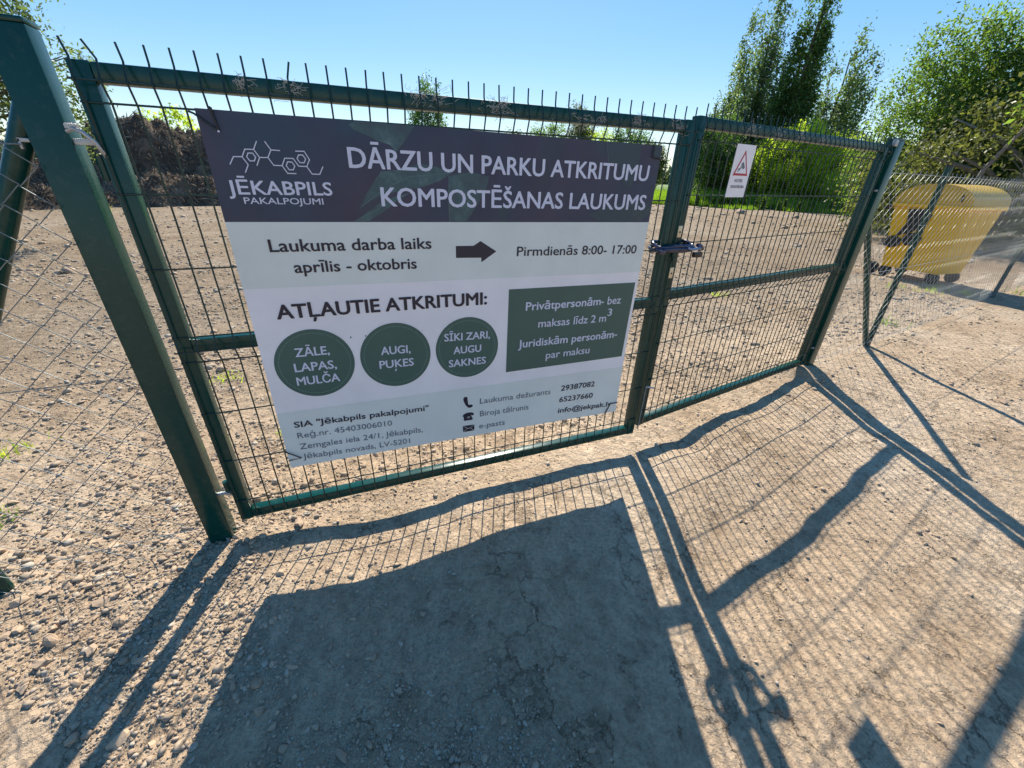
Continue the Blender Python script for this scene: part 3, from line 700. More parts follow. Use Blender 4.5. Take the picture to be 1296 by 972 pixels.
LINES = [
('JĒKABPILS', 2, (0.2616, 1.1787), (0.5289, 1.1787), .0351, LT), ('PAKALPOJUMI', 1, (0.2935, 1.1546), (0.4993, 1.1538), .0166, LT),
('DĀRZU UN PARKU ATKRITUMU', 2, (0.5857, 1.2543), (1.6682, 1.2432), .0530, LT), ('KOMPOSTĒŠANAS LAUKUMS', 2, (0.6665, 1.1502), (1.6768, 1.1408), .0535, LT),
('Laukuma darba laiks', 2, (0.3274, 1.0215), (0.8152, 1.0172), .0362, DK), ('aprīlis - oktobris', 2, (0.3821, 0.9566), (0.7604, 0.9528), .0355, DK),
('Pirmdienās 8:00- 17:00', 1, (1.1308, 0.9815), (1.67, 0.9729), .0337, DK), ('ATĻAUTIE ATKRITUMI:', 3, (0.3027, 0.8124), (1.014, 0.8074), .0470, DK),
('ZĀLE,', 2, (0.3286, 0.6765), (0.4365, 0.6735), .0312, LT), ('LAPAS,', 2, (0.3161, 0.6210), (0.451, 0.6175), .0318, LT), ('MULČA', 2, (0.3135, 0.5690), (0.4536, 0.5655), .0318, LT),
('AUGI,', 2, (0.6063, 0.6480), (0.7125, 0.6445), .0312, LT), ('PUKES', 2, (0.595, 0.5935), (0.7204, 0.5905), .0312, LT),
('SĪKI ZARI,', 2, (0.8422, 0.6745), (1.0263, 0.6685), .0302, LT), ('AUGU', 2, (0.8759, 0.6175), (0.9891, 0.6150), .0302, LT), ('SAKNES', 2, (0.8547, 0.5630), (1.0089, 0.5595), .0306, LT),
('SIA "Jēkabpils pakalpojumi"', 2, (0.271, 0.4010), (0.7626, 0.3810), .0240, DK), ('Reģ.nr. 45403006010', 0, (0.2726, 0.3530), (0.6125, 0.3389), .0240, GY),
('Zemgales iela 24/1, Jēkabpils,', 0, (0.271, 0.3030), (0.7313, 0.2815), .0250, GY), ('Jēkabpils novads, LV-5201', 0, (0.273, 0.2570), (0.6751, 0.2377), .0240, GY),
('Laukuma dežurants', 0, (0.9821, 0.3720), (1.3197, 0.3617), .0265, GY), ('Biroja tālrunis', 0, (0.9815, 0.3080), (1.2129, 0.3000), .0275, GY), ('e-pasts', 0, (0.9774, 0.2455), (1.0988, 0.2405), .0265, GY),
('29387082', 2, (1.3739, 0.3685), (1.5549, 0.3635), .0270, DK), ('65237660', 2, (1.3696, 0.3080), (1.5517, 0.3018), .0270, DK), ('info@jekpak.lv', 2, (1.3687, 0.2490), (1.6671, 0.2350), .0265, DK),
('Privātpersonām', 2, (1.1764, 0.7683), (1.5286, 0.7636), .0340, LT), ('- bez', 1, (1.531, 0.7634), (1.6319, 0.7618), .0340, LT), ('maksas līdz 2 m', 1, (1.2365, 0.6916), (1.5676, 0.6854), .0335, LT),
('3', 1, (1.5719, 0.7101), (1.5940, 0.7098), .0325, LT), ('Juridiskām personām', 2, (1.1497, 0.6104), (1.6223, 0.6026), .0345, LT), ('-', 1, (1.626, 0.6034), (1.6401, 0.6030), .0340, LT), ('par maksu', 1, (1.2822, 0.5440), (1.5021, 0.5419), .0335, LT)]
for body, w, p0, p1, cap, mt in LINES: text_line(body, p0, p1, cap, w, mt)
strokes([[(.6535, .5845), (.6505, .5780)]], .0045, .0022, 'lettering', P_LIGHT)      # the comma under the K of PUKES
# cable ties at the corners
TIE = M_BLACK
for pts in ([(.2775, -.034, 1.3295), (.2325, -.037, 1.3640), (.222, -.030, 1.3680)], [(.2775, -.034, 1.3295), (.2715, -.037, 1.375), (.269, -.025, 1.381)],
            [(1.6728, -.036, 1.372), (1.6700, -.037, 1.3246), (1.7139, -.035, 1.3197)],
            [(.2185, -.035, .3085), (.2691, -.036, .2680), (.2240, -.037, .2655)],
            [(1.701, -.037, .2494), (1.6586, -.038, .2503), (1.6385, -.037, .2009), (1.640, -.028, .192)]):
    pts = [(x-.95, y+.030-.0012, z-.20) for x, y, z in pts]
    MB().tube(pts, .0026, 6).build('cable_tie', TIE, SG, smooth=True)
MB().box(.2680-.95, .2755-.95, -.009, -.0035, 1.3705-.20, 1.3800-.20).build('tie_head', TIE, SG, bevel=.001)
MB().box(.2745-.95, .2795-.95, -.0085, -.0045, 1.3255-.20, 1.3300-.20).build('tie_tip', P_LIGHT, SG, bevel=.0008)

# ------------------------------------------------------------------ small warning sign on the right leaf
WS = empty('warning_sign', tuple(Vector((1.9190, .0265, .0215))), RA, label='small white warning sign with a red triangle and camera pictogram', cat='sign')
WY = -.0335
wz0, wz1, wx0, wx1 = 1.168, 1.3745, .234, .371
MB().box(wx0, wx1, WY, WY+.002, wz0, wz1).build('plate', P_WHITE, WS)
P_RED = print_mat('red_print', (.45, .02, .05))
def flat(poly, lay, name, mat, holes=None):
    m = MB(); n = len(poly); m.add([(x, WY-lay, z) for x, z in poly], [tuple(range(n))]); o = m.build(name, mat, WS)
    if o.data.polygons[0].normal.y > 0: o.data.flip_normals()
    return o
cxm = (wx0+wx1)/2
flat([(cxm-.055, 1.255), (cxm+.055, 1.255), (cxm, 1.355)], .0004, 'red_triangle', P_RED)
flat([(cxm-.041, 1.264), (cxm+.041, 1.264), (cxm, 1.339)], .0007, 'white_triangle', P_WHITE)
flat([(cxm-.010, 1.302), (cxm+.004, 1.309), (cxm+.022, 1.286), (cxm+.010, 1.280), (cxm-.006, 1.290)], .0010, 'camera_pictogram', P_GREY)
flat([(cxm-.020, 1.281), (cxm-.006, 1.292), (cxm-.002, 1.288), (cxm-.014, 1.274)], .0010, 'camera_pictogram', P_GREY)
flat([(cxm-.026, 1.284), (cxm-.022, 1.284), (cxm-.018, 1.270), (cxm-.026, 1.270)], .0010, 'camera_pictogram', P_GREY)
pw = lambda X_, Z_, l: [(x, WY-l, z) for x, z in zip(X_, Z_)]
text_line('NOTIEK', (cxm-.030, 1.229), (cxm+.030, 1.229), .0125, 1, P_GREY, lay=.0008, parent=WS, place=pw)
text_line('VIDEONOVĒROŠANA', (cxm-.050, 1.205), (cxm+.050, 1.205), .0115, 1, P_GREY, lay=.0008, parent=WS, place=pw)

# ------------------------------------------------------------------ chain-link fences
HW, HH, WR = .048, .044, .0013
def picket(zlo, zhi, r, seed, n=5):
    g = np.random.default_rng(seed); pts = []; k = 0; z = zlo; side = seed % 2
    while z <= zhi+1e-6:
        s_ = (k+side) % 2; x = HW*s_+g.normal()*.0008; yy = (.0016 if s_ else -.0016)
        xin = x + (-.004 if s_ else .004)
        pts.append((xin, yy, z-.0035)); pts.append((x+(.001 if s_ else -.001), -yy*.2, z)); pts.append((xin, -yy, z+.0035)); z += HH; k += 1
    # twisted barb
    a = pts[-1]; pts.append((a[0]+.004*(1 if s_ else -1), a[1], a[2]+.022))
    return MB().tube(pts, r, n)
def link_fence(root, ax, ay, L, dx, dy, zlo, zhi, r, mats, far_r=None):
    ang = math.atan2(dy, dx); protos = []
    n = int(L/HW); o0 = None
    for i in range(n):
        p = 2*(i*7 % 3)+(i % 2)
        d = i*HW
        key = p+(10 if (far_r and d > 3.0) else 0)
        while len(protos) < 20: protos.append(None)
        if protos[key] is None:
            o = picket(zlo, zhi, far_r if key >= 10 else r, p, 4 if key >= 10 else 5).build('mesh_wire', mats, root, smooth=True); protos[key] = o.data
        else:
            o = bpy.data.objects.new('mesh_wire', protos[key]); COL.objects.link(o); o.parent = root
        o.location = (ax+d*math.cos(ang), ay+d*math.sin(ang), random.gauss(0, .0015)); o.rotation_euler = (0, 0, ang)
# left fence
LF = empty('chain_link_fence', (-.16, .02, -.09), 0, label='left wire mesh fence with a slanting brace, beside the thick post', cat='fence', group='wire mesh fences beside the gate')
o_ = LF.location
link_fence(LF, -.128-o_.x, -.012-o_.y, 1.35, -1, 0, .0-o_.z-.085, 1.285-o_.z, WR, M_GALV)
MB().tube([(-.105-o_.x, .030-o_.y, 1.378-o_.z), (-.942-o_.x, .030-o_.y, -.12-o_.z)], .0240, 20).build('brace', M_GREEN, LF, smooth=True)
MB().tube([(-.733-o_.x, .012-o_.y, -.25-o_.z), (-.733-o_.x, .012-o_.y, 1.42-o_.z)], .021, 20).build('post', M_GREEN, LF, smooth=True)
for z in (.02, .66, 1.28):
    MB().tube([(-.135-o_.x, -.013-o_.y, z-o_.z), (-.6-o_.x, -.014-o_.y, z-.004-o_.z), (-1.45-o_.x, -.013-o_.y, z-o_.z)], .0016, 5).build('tension_wire', M_GALV, LF, smooth=True)
# right fence
FA = (3.80, .385); FB = (4.85, .53); FC = (8.70, 1.19)
M_GALVR = plain('pale_galvanised_wire', (.34, .36, .36), .5, .2, .4)
RF = empty('chain_link_fence', (FB[0], FB[1], -.03), 0, label='right wire mesh fence running away in front of the yellow bin', cat='fence', group='wire mesh fences beside the gate')
o_ = RF.location
link_fence(RF, FA[0]-o_.x, FA[1]-.026-o_.y, 1.07, FB[0]-FA[0], FB[1]-FA[1], .0, 1.375, .0011, M_GALVR)
link_fence(RF, 0, -.026, 11.0, FC[0]-FB[0], FC[1]-FB[1], .0, 1.375, .0011, M_GALVR, far_r=.0012)
fa = math.atan2(FC[1]-FB[1], FC[0]-FB[0])
for k, d in enumerate((0, 3.92, 7.9, 11.0)):
    x, y = d*math.cos(fa), d*math.sin(fa)
    MB().tube([(x, y, -.25), (x, y, 1.43)], .022, 16).build('post', M_GREEN, RF, smooth=True)
    MB().tube([(x, y, 1.43), (x, y, 1.445)], .0245, 16).build('post_cap', M_BLACK, RF, smooth=True)
MB().tube([(-.03, -.004, .0), (3.86-o_.x, .40-o_.y, 1.14)], .021, 16).build('brace', M_GREEN, RF, smooth=True)
for z in (.05, .70, 1.365):
    MB().tube([(FA[0]-o_.x, FA[1]-.03-o_.y, z), (0, -.03, z)], .0017, 5).build('tension_wire', M_GALVR, RF, smooth=True)
    MB().tube([(0, -.03, z), (11*math.cos(fa), 11*math.sin(fa)-.03, z)], .0019, 5).build('tension_wire', M_GALVR, RF, smooth=True)
for z in (.18, 1.02):
    MB().tube([(.026*math.cos(a), .026*math.sin(a)-.002, z) for a in np.linspace(0, 2*math.pi, 12, endpoint=False)], .002, 5, closed=True).build('wire_clip', M_GALVR, RF, smooth=True)

# ------------------------------------------------------------------ yellow wheeled bin
BX, BY, BZ = 8.765, 1.90, -.05
M_YEL = paint('yellow_plastic', (.80, .43, .004), .42, .4, .08, 2.2)
M_LID = paint('yellow_lid_plastic', (.55, .33, .03), .38, .4, .08, 2)
YB = empty('waste_container', (BX, BY, BZ), -.03, label='large yellow wheeled waste container with a rolled lid behind the fence', cat='waste bin')
def hexa(m, b, t, z0, z1):
    v = [(x, y, z0) for x, y in b]+[(x, y, z1) for x, y in t]
    return m.add(v, [(0, 3, 2, 1), (4, 5, 6, 7), (0, 1, 5, 4), (1, 2, 6, 5), (2, 3, 7, 6), (3, 0, 4, 7)])
Db, Dt, Wb, Wt = .77, .93, .62, .86
m = MB(); hexa(m, [(.02, .0), (Wb, .0), (Wb, Db), (.02, Db)], [(.0, -.0), (Wt, -.0), (Wt, Dt), (.0, Dt)], .15, 1.045)
m.build('body', M_YEL, YB, bevel=.02)
m = MB(); m.box(-.02, Wt+.05, -.025, Dt+.03, 1.045, 1.10); m.build('rim', M_YEL, YB, bevel=.015)
for k in range(3):
    MB().box(.16+.2*k, .20+.2*k, -.005, .02, .35, 1.0).build('rib', M_YEL, YB, bevel=.006)
# rolled lid: barrel whose axis runs along x
nseg = 18; V = []; F = []
for xx in (-.015, Wt+.045):
    for i in range(nseg+1):
        a = math.pi*i/nseg; V.append((xx, Dt/2-(Dt/2+.02)*math.cos(a), 1.1015+.275*math.sin(a)**.8))
for i in range(nseg): F.append((i, i+1, nseg+2+i, nseg+1+i))
F.append(tuple(range(nseg, -1, -1))); F.append(tuple(range(nseg+1, 2*nseg+2)))
m = MB(); m.add(V, F); lid = m.build('lid', M_LID, YB, smooth=True)
MB().tube([(-.03, .12, 1.15), (-.03, .12, 1.24)], .012, 8).build('lid_pivot', M_BLACK, YB, smooth=True)
MB().tube([(-.06, Dt+.05, 1.03), (.05, Dt+.06, 1.04)], .035, 10).build('lifting_trunnion', M_BLACK, YB, smooth=True)
def patch(pts, name):
    # black moulded recess parts lying on the side face (x = about 0)
    m = MB(); f = lambda y, z, d: (.02*(1-(z-.15)/.895)-d*3.5-.004, y, z)
    n = len(pts); m.add([f(y, z, .006) for y, z in pts]+[f(y, z, -.01) for y, z in pts], [tuple(range(n)), tuple(range(2*n-1, n-1, -1))]+[(i, i+n, (i+1) % n+n, (i+1) % n) for i in range(n)])
    return m.build(name, M_BLACK, YB, bevel=0)
patch([(.70, 1.02), (.48, 1.03), (.38, .95), (.42, .80), (.55, .70), (.74, .62), (.66, .80)], 'side_handle')
patch([(.60, .68), (.46, .70), (.38, .62), (.42, .52), (.56, .50), (.64, .58)], 'side_latch')
patch([(.84, .60), (.74, .63), (.64, .58), (.63, .49), (.74, .44), (.86, .47)], 'side_recess')
for x, y in ((.06, .06), (Wb-.05, .06), (.06, Db-.06), (Wb-.05, Db-.02)):
    w = MB().tube([(x-.022, y, .085), (x+.022, y, .085)], .085, 18).build('wheel', M_RUBBER, YB, smooth=True)
    MB().tube([(x-.025, y, .085), (x+.025, y, .085)], .04, 12).build('hub', M_BLACK, w, smooth=True)
    MB().box(x-.03, x+.03, y-.03, y+.03, .115, .152).build('castor_bracket', M_BLACK, YB)
MB().tube([(-.02, Db+.13, .10), (.05, Db+.13, .10)], .10, 18).build('wheel', M_RUBBER, YB, smooth=True)

# ------------------------------------------------------------------ vegetation
def leaves(P, size, gen, up=.0, aspect=.55):
    n = len(P); a = gen.normal(size=(n, 3)); a /= np.linalg.norm(a, axis=1)[:, None]
    b = gen.normal(size=(n, 3)); b -= a*(a*b).sum(1)[:, None]; b /= np.linalg.norm(b, axis=1)[:, None]
    if up: a[:, 2] += up; a /= np.linalg.norm(a, axis=1)[:, None]; b -= a*(a*b).sum(1)[:, None]; b /= np.linalg.norm(b, axis=1)[:, None]
    s = (size*np.exp(gen.normal(size=n)*.25))[:, None]
    V = np.stack([P-a*s, P+b*s*aspect, P+a*s, P-b*s*aspect], 1).reshape(-1, 3)
    return V, np.arange(n*4).reshape(n, 4)
def crown_points(blobs, n_cl, n_leaf, gen, spread, fill=.6):
    """blobs: (x,y,z, rx,ry,rz). clusters sit mostly in the outer shell, leaves gather round the clusters"""
    vol = np.array([b[3]*b[4]*b[5] for b in blobs]); pick = gen.choice(len(blobs), n_cl, p=vol/vol.sum())
    d = gen.normal(size=(n_cl, 3)); d /= np.linalg.norm(d, axis=1)[:, None]
    rr = fill+(1-fill)*gen.uniform(size=n_cl)**.6; rr *= 1+np.clip(gen.normal(size=n_cl), -1.5, 1.5)*.07
    B = np.array(blobs)[pick]; C = B[:, :3]+d*rr[:, None]*B[:, 3:6]
    w = gen.uniform(.3, 1.7, n_cl); k = gen.choice(n_cl, n_leaf, p=w/w.sum())
    return C[k]+np.clip(gen.normal(size=(n_leaf, 3)), -1.8, 1.8)*np.array(spread)*gen.uniform(.5, 1.2, (n_cl, 1))[k], C
def pos(az, dist, z=-.05): return (CAM.x+dist*math.sin(R(az)), CAM.y+dist*math.cos(R(az)), z)
def trunk(root, base, top, r0, mat, limbs=(), name='trunk'):
    m = MB(); b, t = Vector(base), Vector(top); n = 7; pts = []; g = random.Random(int(b.x*100))
    for i in range(n):
        q = b.lerp(t, i/(n-1)); pts.append((q.x+g.gauss(0, .02)*(i > 0)*(t-b).length*.15, q.y+g.gauss(0, .02)*(t-b).length*.15*(i > 0), q.z))
    m.tube(pts, [r0*(1.25 if i == 0 else 1-.78*i/(n-1)) for i in range(n)], 8)
    for e in limbs:
        e = Vector(e); f = min(.92, max(.15, ((e.z-b.z)*.55)/max(.1, (t.z-b.z)))); s_ = b.lerp(t, f); mid = s_.lerp(e, .5)+Vector((0, 0, .06*(e-s_).length))
        rr = r0*(1-.78*f)*.55; m.tube([tuple(s_), tuple(mid), tuple(e)], [rr, rr*.6, rr*.18], 5, caps=False)
    return m.build(name, mat, root, smooth=True)
def tree(name, label, cat, az, dist, blobs, n_cl, n_leaf, size, mat, spread, seed, h_trunk=None, r0=.12, bark=None, group=None, fill=.6, lean=(0, 0), up=0, nlimb=24, zb=-.05, aspect=.55):
    gen = np.random.default_rng(seed); b = pos(az, dist, zb)
    root = empty(name, b, 0, label=label, cat=cat, group=group)
    P, C = crown_points(blobs, n_cl, n_leaf, gen, spread, fill)
    V, F = leaves(P, size, gen, up, aspect); fastmesh('crown', V, F, mat, root)
    ht = h_trunk or max(q[2]+q[5]*.5 for q in blobs)
    L = [tuple(c) for c in C[gen.choice(len(C), min(nlimb, len(C)), replace=False)]]
    trunk(root, (0, 0, -.1), (lean[0], lean[1], ht), r0, bark or M_BARK, L); return root

LM_DARK = leaf_material('dark_green_leaves', (.036, .08, .026), (.12, .21, .06), .48, .5)
LM_POP = leaf_material('poplar_leaves', (.06, .10, .055), (.18, .25, .11), .48, .5)
LM_MID = leaf_material('green_leaves', (.055, .105, .028), (.18, .27, .065), .58, .6)
LM_YEL = leaf_material('bright_green_leaves', (.22, .30, .03), (.46, .54, .09), .68, .8)
LM_OLIVE = leaf_material('olive_leaves', (.065, .075, .032), (.18, .19, .07), .42, .6)
LM_GREY = leaf_material('grey_green_leaves', (.07, .11, .045), (.20, .26, .12), .42, 1.5)
LM_GRASS = leaf_material('grass_blades', (.10, .18, .02), (.28, .42, .06), .55, .5)

G_POP = 'tall trees behind the right gate leaf'
# tall poplars behind the right leaf
def columns(cx, cy, z0, z1, rad, n, gen, tilt=.10):
    out = []
    for i in range(n):
        a = gen.uniform(0, 6.28); r = rad*gen.uniform(.1, 1)
        for k in range(4):
            f = (k+.5)/4; out.append((cx+r*math.cos(a)*(1-.45*f), cy+r*math.sin(a)*(1-.45*f), z0+(z1-z0)*f*(1-.25*r/rad), rad*.33*(1.2-f), rad*.33*(1.2-f), (z1-z0)*.17))
    return out
g_ = np.random.default_rng(41)
tree('poplar_tree', 'tall open grey-green tree standing left of the darker one behind the gate', 'tree', 47.6, 38, columns(-.3, .2, .8, 13.4, 2.8, 18, g_), 1900, 60000, .074, LM_POP, (.16, .16, .34), 1, 10.5, .16, group=G_POP, fill=.3, nlimb=70)
tree('poplar_tree', 'tallest and densest dark tree in the middle behind the right gate leaf', 'tree', 51.4, 36, columns(0, 0, .5, 14.6, 1.6, 12, g_), 1400, 48000, .074, LM_DARK, (.18, .18, .36), 2, 12.5, .2, group=G_POP, fill=.3, nlimb=60)
tree('poplar_tree', 'loose feathery tree right of the dark one, next to the big round crown', 'tree', 54.9, 38, columns(.2, -.2, .5, 10.2, 2.4, 14, g_), 1400, 44000, .074, LM_POP, (.17, .17, .30), 3, 8.5, .14, group=G_POP, fill=.3, nlimb=60)
# dark tree just right of the meeting stiles
tree('broadleaf_tree', 'dark dense low tree just behind the meeting stiles of the gate', 'tree', 45.2, 33, [(0, 0, 2.4, 1.7, 1.5, 2.5), (.9, -.6, 1.8, 1.3, 1.2, 1.9), (-.6, .6, 3.4, .9, .9, 1.5), (1.9, -1.2, 1.6, 1.2, 1.2, 1.6)], 600, 34000, .058, LM_DARK, (.22, .22, .22), 4, 3.5, .14)
# bright rounded bush behind the right leaf
tree('willow_bush', 'rounded bright yellow-green bush seen through the right gate leaf', 'bush', 52.8, 33, [(0, 0, 2.6, 2.4, 2.0, 2.0), (1.9, -1.2, 2.3, 1.9, 1.7, 1.7), (-1.8, 1.1, 1.9, 1.6, 1.5, 1.2), (3.1, -2.2, 1.9, 1.5, 1.5, 1.3)], 800, 46000, .050, LM_YEL, (.20, .20, .20), 5, 2.6, .08)
tree('willow_bush', 'lower bright bush between the far gate post and the fence', 'bush', 59.0, 31, [(0, 0, 1.3, 1.5, 1.5, 1.0), (1.3, -2, 1.2, 1.5, 1.5, .9)], 260, 15000, .055, LM_YEL, (.2, .2, .2), 6, 1.6, .06)
# big round tree on the right
BIGB = [(.0, .0, 3.0, 1.65, 1.8, 2.9), (-.15, .3, 1.5, 1.5, 1.5, 1.6), (.9, -1.8, 2.7, 2.0, 2.0, 2.6), (.35, -.7, 4.1, 1.4, 1.4, 1.7), (1.8, -3.6, 3.2, 2.2, 2.2, 2.6), (1.0, -2.0, 1.5, 2.4, 2.2, 1.5)]
tree('broadleaf_tree', 'huge leafy tree filling the upper right corner behind the bin', 'tree', 62.6, 20, BIGB, 2200, 125000, .043, LM_MID, (.24, .24, .22), 7, 4.2, .22, nlimb=40, fill=.35)
tree('broadleaf_tree', 'olive brown shaded tree with slanting bare trunks at the right edge', 'tree', 68.5, 16.5, [(0, 0, 1.6, 1.9, 1.9, 1.5), (-.9, 1.6, 1.3, 1.3, 1.3, 1.2), (.6, -1.6, 2.6, 1.6, 1.6, 1.7), (.2, .6, 3.0, 1.2, 1.2, .9)], 420, 17000, .050, LM_OLIVE, (.24, .24, .2), 8, 3.6, .2, nlimb=50, lean=(.8, -1.3), bark=M_BARK2)
# bare trunks leaning out at the right edge
bt = empty('leaning_tree', pos(66.2, 15.2), 0, label='bare leaning trunk and twiggy top at the far right edge', cat='tree')
m = MB(); gb = random.Random(4)
for (a, b_, r0) in (((0, 0, -.1), (1.3, -2.1, 3.6), .13), ((.15, -.1, -.1), (2.0, -2.6, 3.2), .10), ((.1, .1, 0), (.1, -.7, 3.0), .07)):
    A, B_ = Vector(a), Vector(b_); pts = [tuple(A.lerp(B_, t)+Vector((gb.gauss(0, .05), gb.gauss(0, .05), .25*math.sin(t*3.1)))) for t in np.linspace(0, 1, 7)]
    m.tube(pts, [r0*(1-.7*t) for t in np.linspace(0, 1, 7)], 8)
m.build('trunk', M_BARK2, bt, smooth=True)
m = MB()
for i in range(70):
    t = gb.uniform(.4, 1); s_ = Vector((0, 0, 0)).lerp(Vector((1.3, -2.1, 3.6)), t); e = s_+Vector((gb.gauss(0, .5), gb.gauss(0, .5), gb.uniform(.1, .9)))
    m.tube([tuple(s_), tuple(s_.lerp(e, .5)+Vector((0, 0, .08))), tuple(e)], [.014, .009, .003], 4, caps=False)
m.build('twigs', M_BARK2, bt, kind='stuff')
gen = np.random.default_rng(17); P, C = crown_points([(1.2, -2.0, 3.7, .9, .9, .7), (.4, -.8, 3.0, .7, .7, .6)], 90, 2200, gen, (.16, .16, .16), .2); V, F = leaves(P, .045, gen); fastmesh('crown', V, F, LM_MID, bt)

# small trees above the board
tree('birch_tree', 'lone upright tree rising above the middle of the board', 'tree', 11.2, 40, [(0, 0, 4.2, 1.45, 1.4, 3.0), (.2, 0, 6.6, .85, .8, 1.8), (-.5, 0, 2.8, 1.4, 1.2, 1.8)], 420, 17000, .07, LM_DARK, (.24, .24, .3), 9, 7.2, .11)
G_SM = 'low trees beyond the field above the board'
for i, (az, d, h, w, mt, lb) in enumerate(((22.6, 44, 5.6, 1.9, LM_OLIVE, 'olive low tree beyond the field, leftmost of those above the board title'),
     (25.6, 46, 6.4, 1.7, LM_MID, 'green low tree second from left in the row beyond the field'), (29.3, 44, 7.6, 1.1, LM_OLIVE, 'thin open tree with a spiky top in the row beyond the field'),
     (31.3, 45, 5.9, 1.6, LM_YEL, 'pale yellow-green low tree in the row beyond the field'), (35.4, 44, 6.2, 2.0, LM_DARK, 'dark low tree near the right end of the row beyond the field'), (38.4, 47, 4.6, 1.2, LM_OLIVE, 'small rightmost tree of the row beyond the field'))):
    tree('small_tree', lb, 'tree', az, d, [(0, 0, h*.5, w, w, h*.42), (w*.5, -w*.3, h*.62, w*.6, w*.6, h*.30), (-w*.5, .3*w, h*.7, w*.5, w*.5, h*.28)], 230, 9000, .07, mt, (.26, .26, .26), 20+i, h*.8, .08, group=G_SM, fill=.4, nlimb=30)
tree('small_tree', 'small yellowish treetop just left of the tall poplars', 'tree', 44.0, 45, [(0, 0, 4.2, 1.2, 1.2, 2.3), (.6, -.5, 3.6, 1, 1, 1.8)], 150, 5000, .08, LM_OLIVE, (.22, .22, .22), 31, 4.6, .08)
# left side
tree('elder_bush', 'light green bush growing behind the compost heap', 'bush', -14.6, 25, [(0, 0, 1.9, 1.1, 1.0, 1.5), (.9, .2, 1.6, .8, .8, 1.1), (-.8, 0, 1.6, .8, .8, 1.1), (.1, 0, 3.0, .45, .45, .6)], 170, 7000, .055, LM_YEL, (.16, .16, .16), 10, 2.6, .05, fill=.3)
tree('drooping_tree', 'grey-green drooping tree behind the thick left post', 'tree', -31, 11.5, [(.7, .3, 3.0, 1.3, 1.3, 1.2), (1.4, .7, 2.7, .9, .9, 1.1), (.3, 0, 4.3, 1.4, 1.4, 1.2), (1.15, .5, 3.7, 1.0, .9, .9), (1.65, .9, 2.0, .45, .45, .6), (.0, 0, 2.4, 1.3, 1.2, 1.0)], 620, 34000, .034, LM_GREY, (.13, .13, .17), 11, 3.8, .09, fill=.35, nlimb=60, aspect=.4)

# grass belt beyond the bare field
def blades(P, h, gen, w=.010, lean=.35):
    n = len(P); a = gen.uniform(0, 2*math.pi, n); d = np.stack([np.cos(a), np.sin(a), np.zeros(n)], 1)
    l = gen.normal(size=(n, 2))*lean; t = P+np.stack([l[:, 0]*h, l[:, 1]*h, h], 1)
    ww = w*gen.uniform(.7, 1.5, n)[:, None]
    V = np.stack([P-d*ww, P+d*ww, t], 1).reshape(-1, 3); return V, np.arange(3*n).reshape(n, 3)
gen = np.random.default_rng(3); n = 110000
az = gen.uniform(R(20), R(80), n); dd = 28.5+gen.exponential(5.5, n)+fbm(np.degrees(az)*.6, az*0, .8, 3, 2)*2.0
P = np.stack([CAM.x+dd*np.sin(az), CAM.y+dd*np.cos(az), np.full(n, -.08)], 1)
hh = (.38+.55*gen.uniform(size=n)**1.5)*(1+.6*fbm(P[:, 0], P[:, 1], .5, 3, 8)); hh *= np.clip((dd-27.5)/3, .3, 1)
V, F = blades(P, hh, gen, .020)
fastmesh('tall_grass', V, F, LM_GRASS, kind='stuff', label='belt of tall bright green grass and weeds along the far edge of the field', cat='grass')
# grass ground under and beyond the belt, laid as a sheet a little above the soil
M_TURF = bpy.data.materials.new('turf'); M_TURF.use_nodes = True
_nt, _ln, _b = M_TURF.node_tree.nodes, M_TURF.node_tree.links, M_TURF.node_tree.nodes['Principled BSDF']
_n = noise(_nt, _ln, .6, 6, .7); _r = ramp(_nt, _ln, _n.outputs['Fac'], [(.3, (.05, .10, .015)), (.7, (.14, .22, .04))]); _ln.new(_r.outputs[0], _b.inputs['Base Color']); _b.inputs['Roughness'].default_value = .9
V = []; F = []
azs = np.linspace(R(-95), R(110), 120)
r1 = [30.5+1.2*math.sin(a*9)+.8*math.sin(a*23) if a > R(-6) else 30.5+1.2*math.sin(a*9) for a in azs]
for a, q in zip(azs, r1):
    for rr_, zz in ((q, .10), (60, .10), (160, .12), (640, .2)): V.append((CAM.x+rr_*math.sin(a), CAM.y+rr_*math.cos(a), zz))
for i in range(len(azs)-1):
    for k in range(3): F.append((i*4+k, i*4+k+1, i*4+k+5, i*4+k+4))
m = MB(); m.add(V, F); m.build('meadow', M_TURF, kind='structure')
# tall spiky weeds standing in the belt
G_W = 'tall leafy weeds at the edge of the field'
def weed_mesh(seed, h, nl, ls, mat):
    g = np.random.default_rng(seed); P = []
    for s_ in range(5):
        x, y = g.normal(size=2)*.12*h; k = nl//5; z = g.uniform(.05, 1, k)*h*g.uniform(.7, 1); P.append(np.stack([x+g.normal(size=k)*.05*h*(1.2-z/h), y+g.normal(size=k)*.05*h*(1.2-z/h), z], 1))
    P = np.concatenate(P); return leaves(P, ls, g, .3, .35)
proto = None
for i in range(16):
    az_ = 44.5+i*1.15+random.uniform(-.3, .3); d_ = 28.6+random.uniform(-.4, .8)
    if az_ > 62.5: az_ += 3
    if proto is None:
        V, F = weed_mesh(5, .62, 700, .05, None); proto = fastmesh('weed_plant', V, F, LM_MID)
        o = proto
    else: o = copy(proto)
    o.location = pos(az_, d_, -.05); s_ = random.uniform(.8, 1.35); o.scale = (s_, s_, s_); o.rotation_euler = (0, 0, random.uniform(0, 6))
    tag(o, ['leftmost tall weed along the far edge of the field, close to the meeting stiles', 'rightmost tall weed along the field edge, beyond the far gate post'][i > 7] if i in (0, 15) else 'leafy green weed standing at the far edge of the bare field', 'weed', G_W)
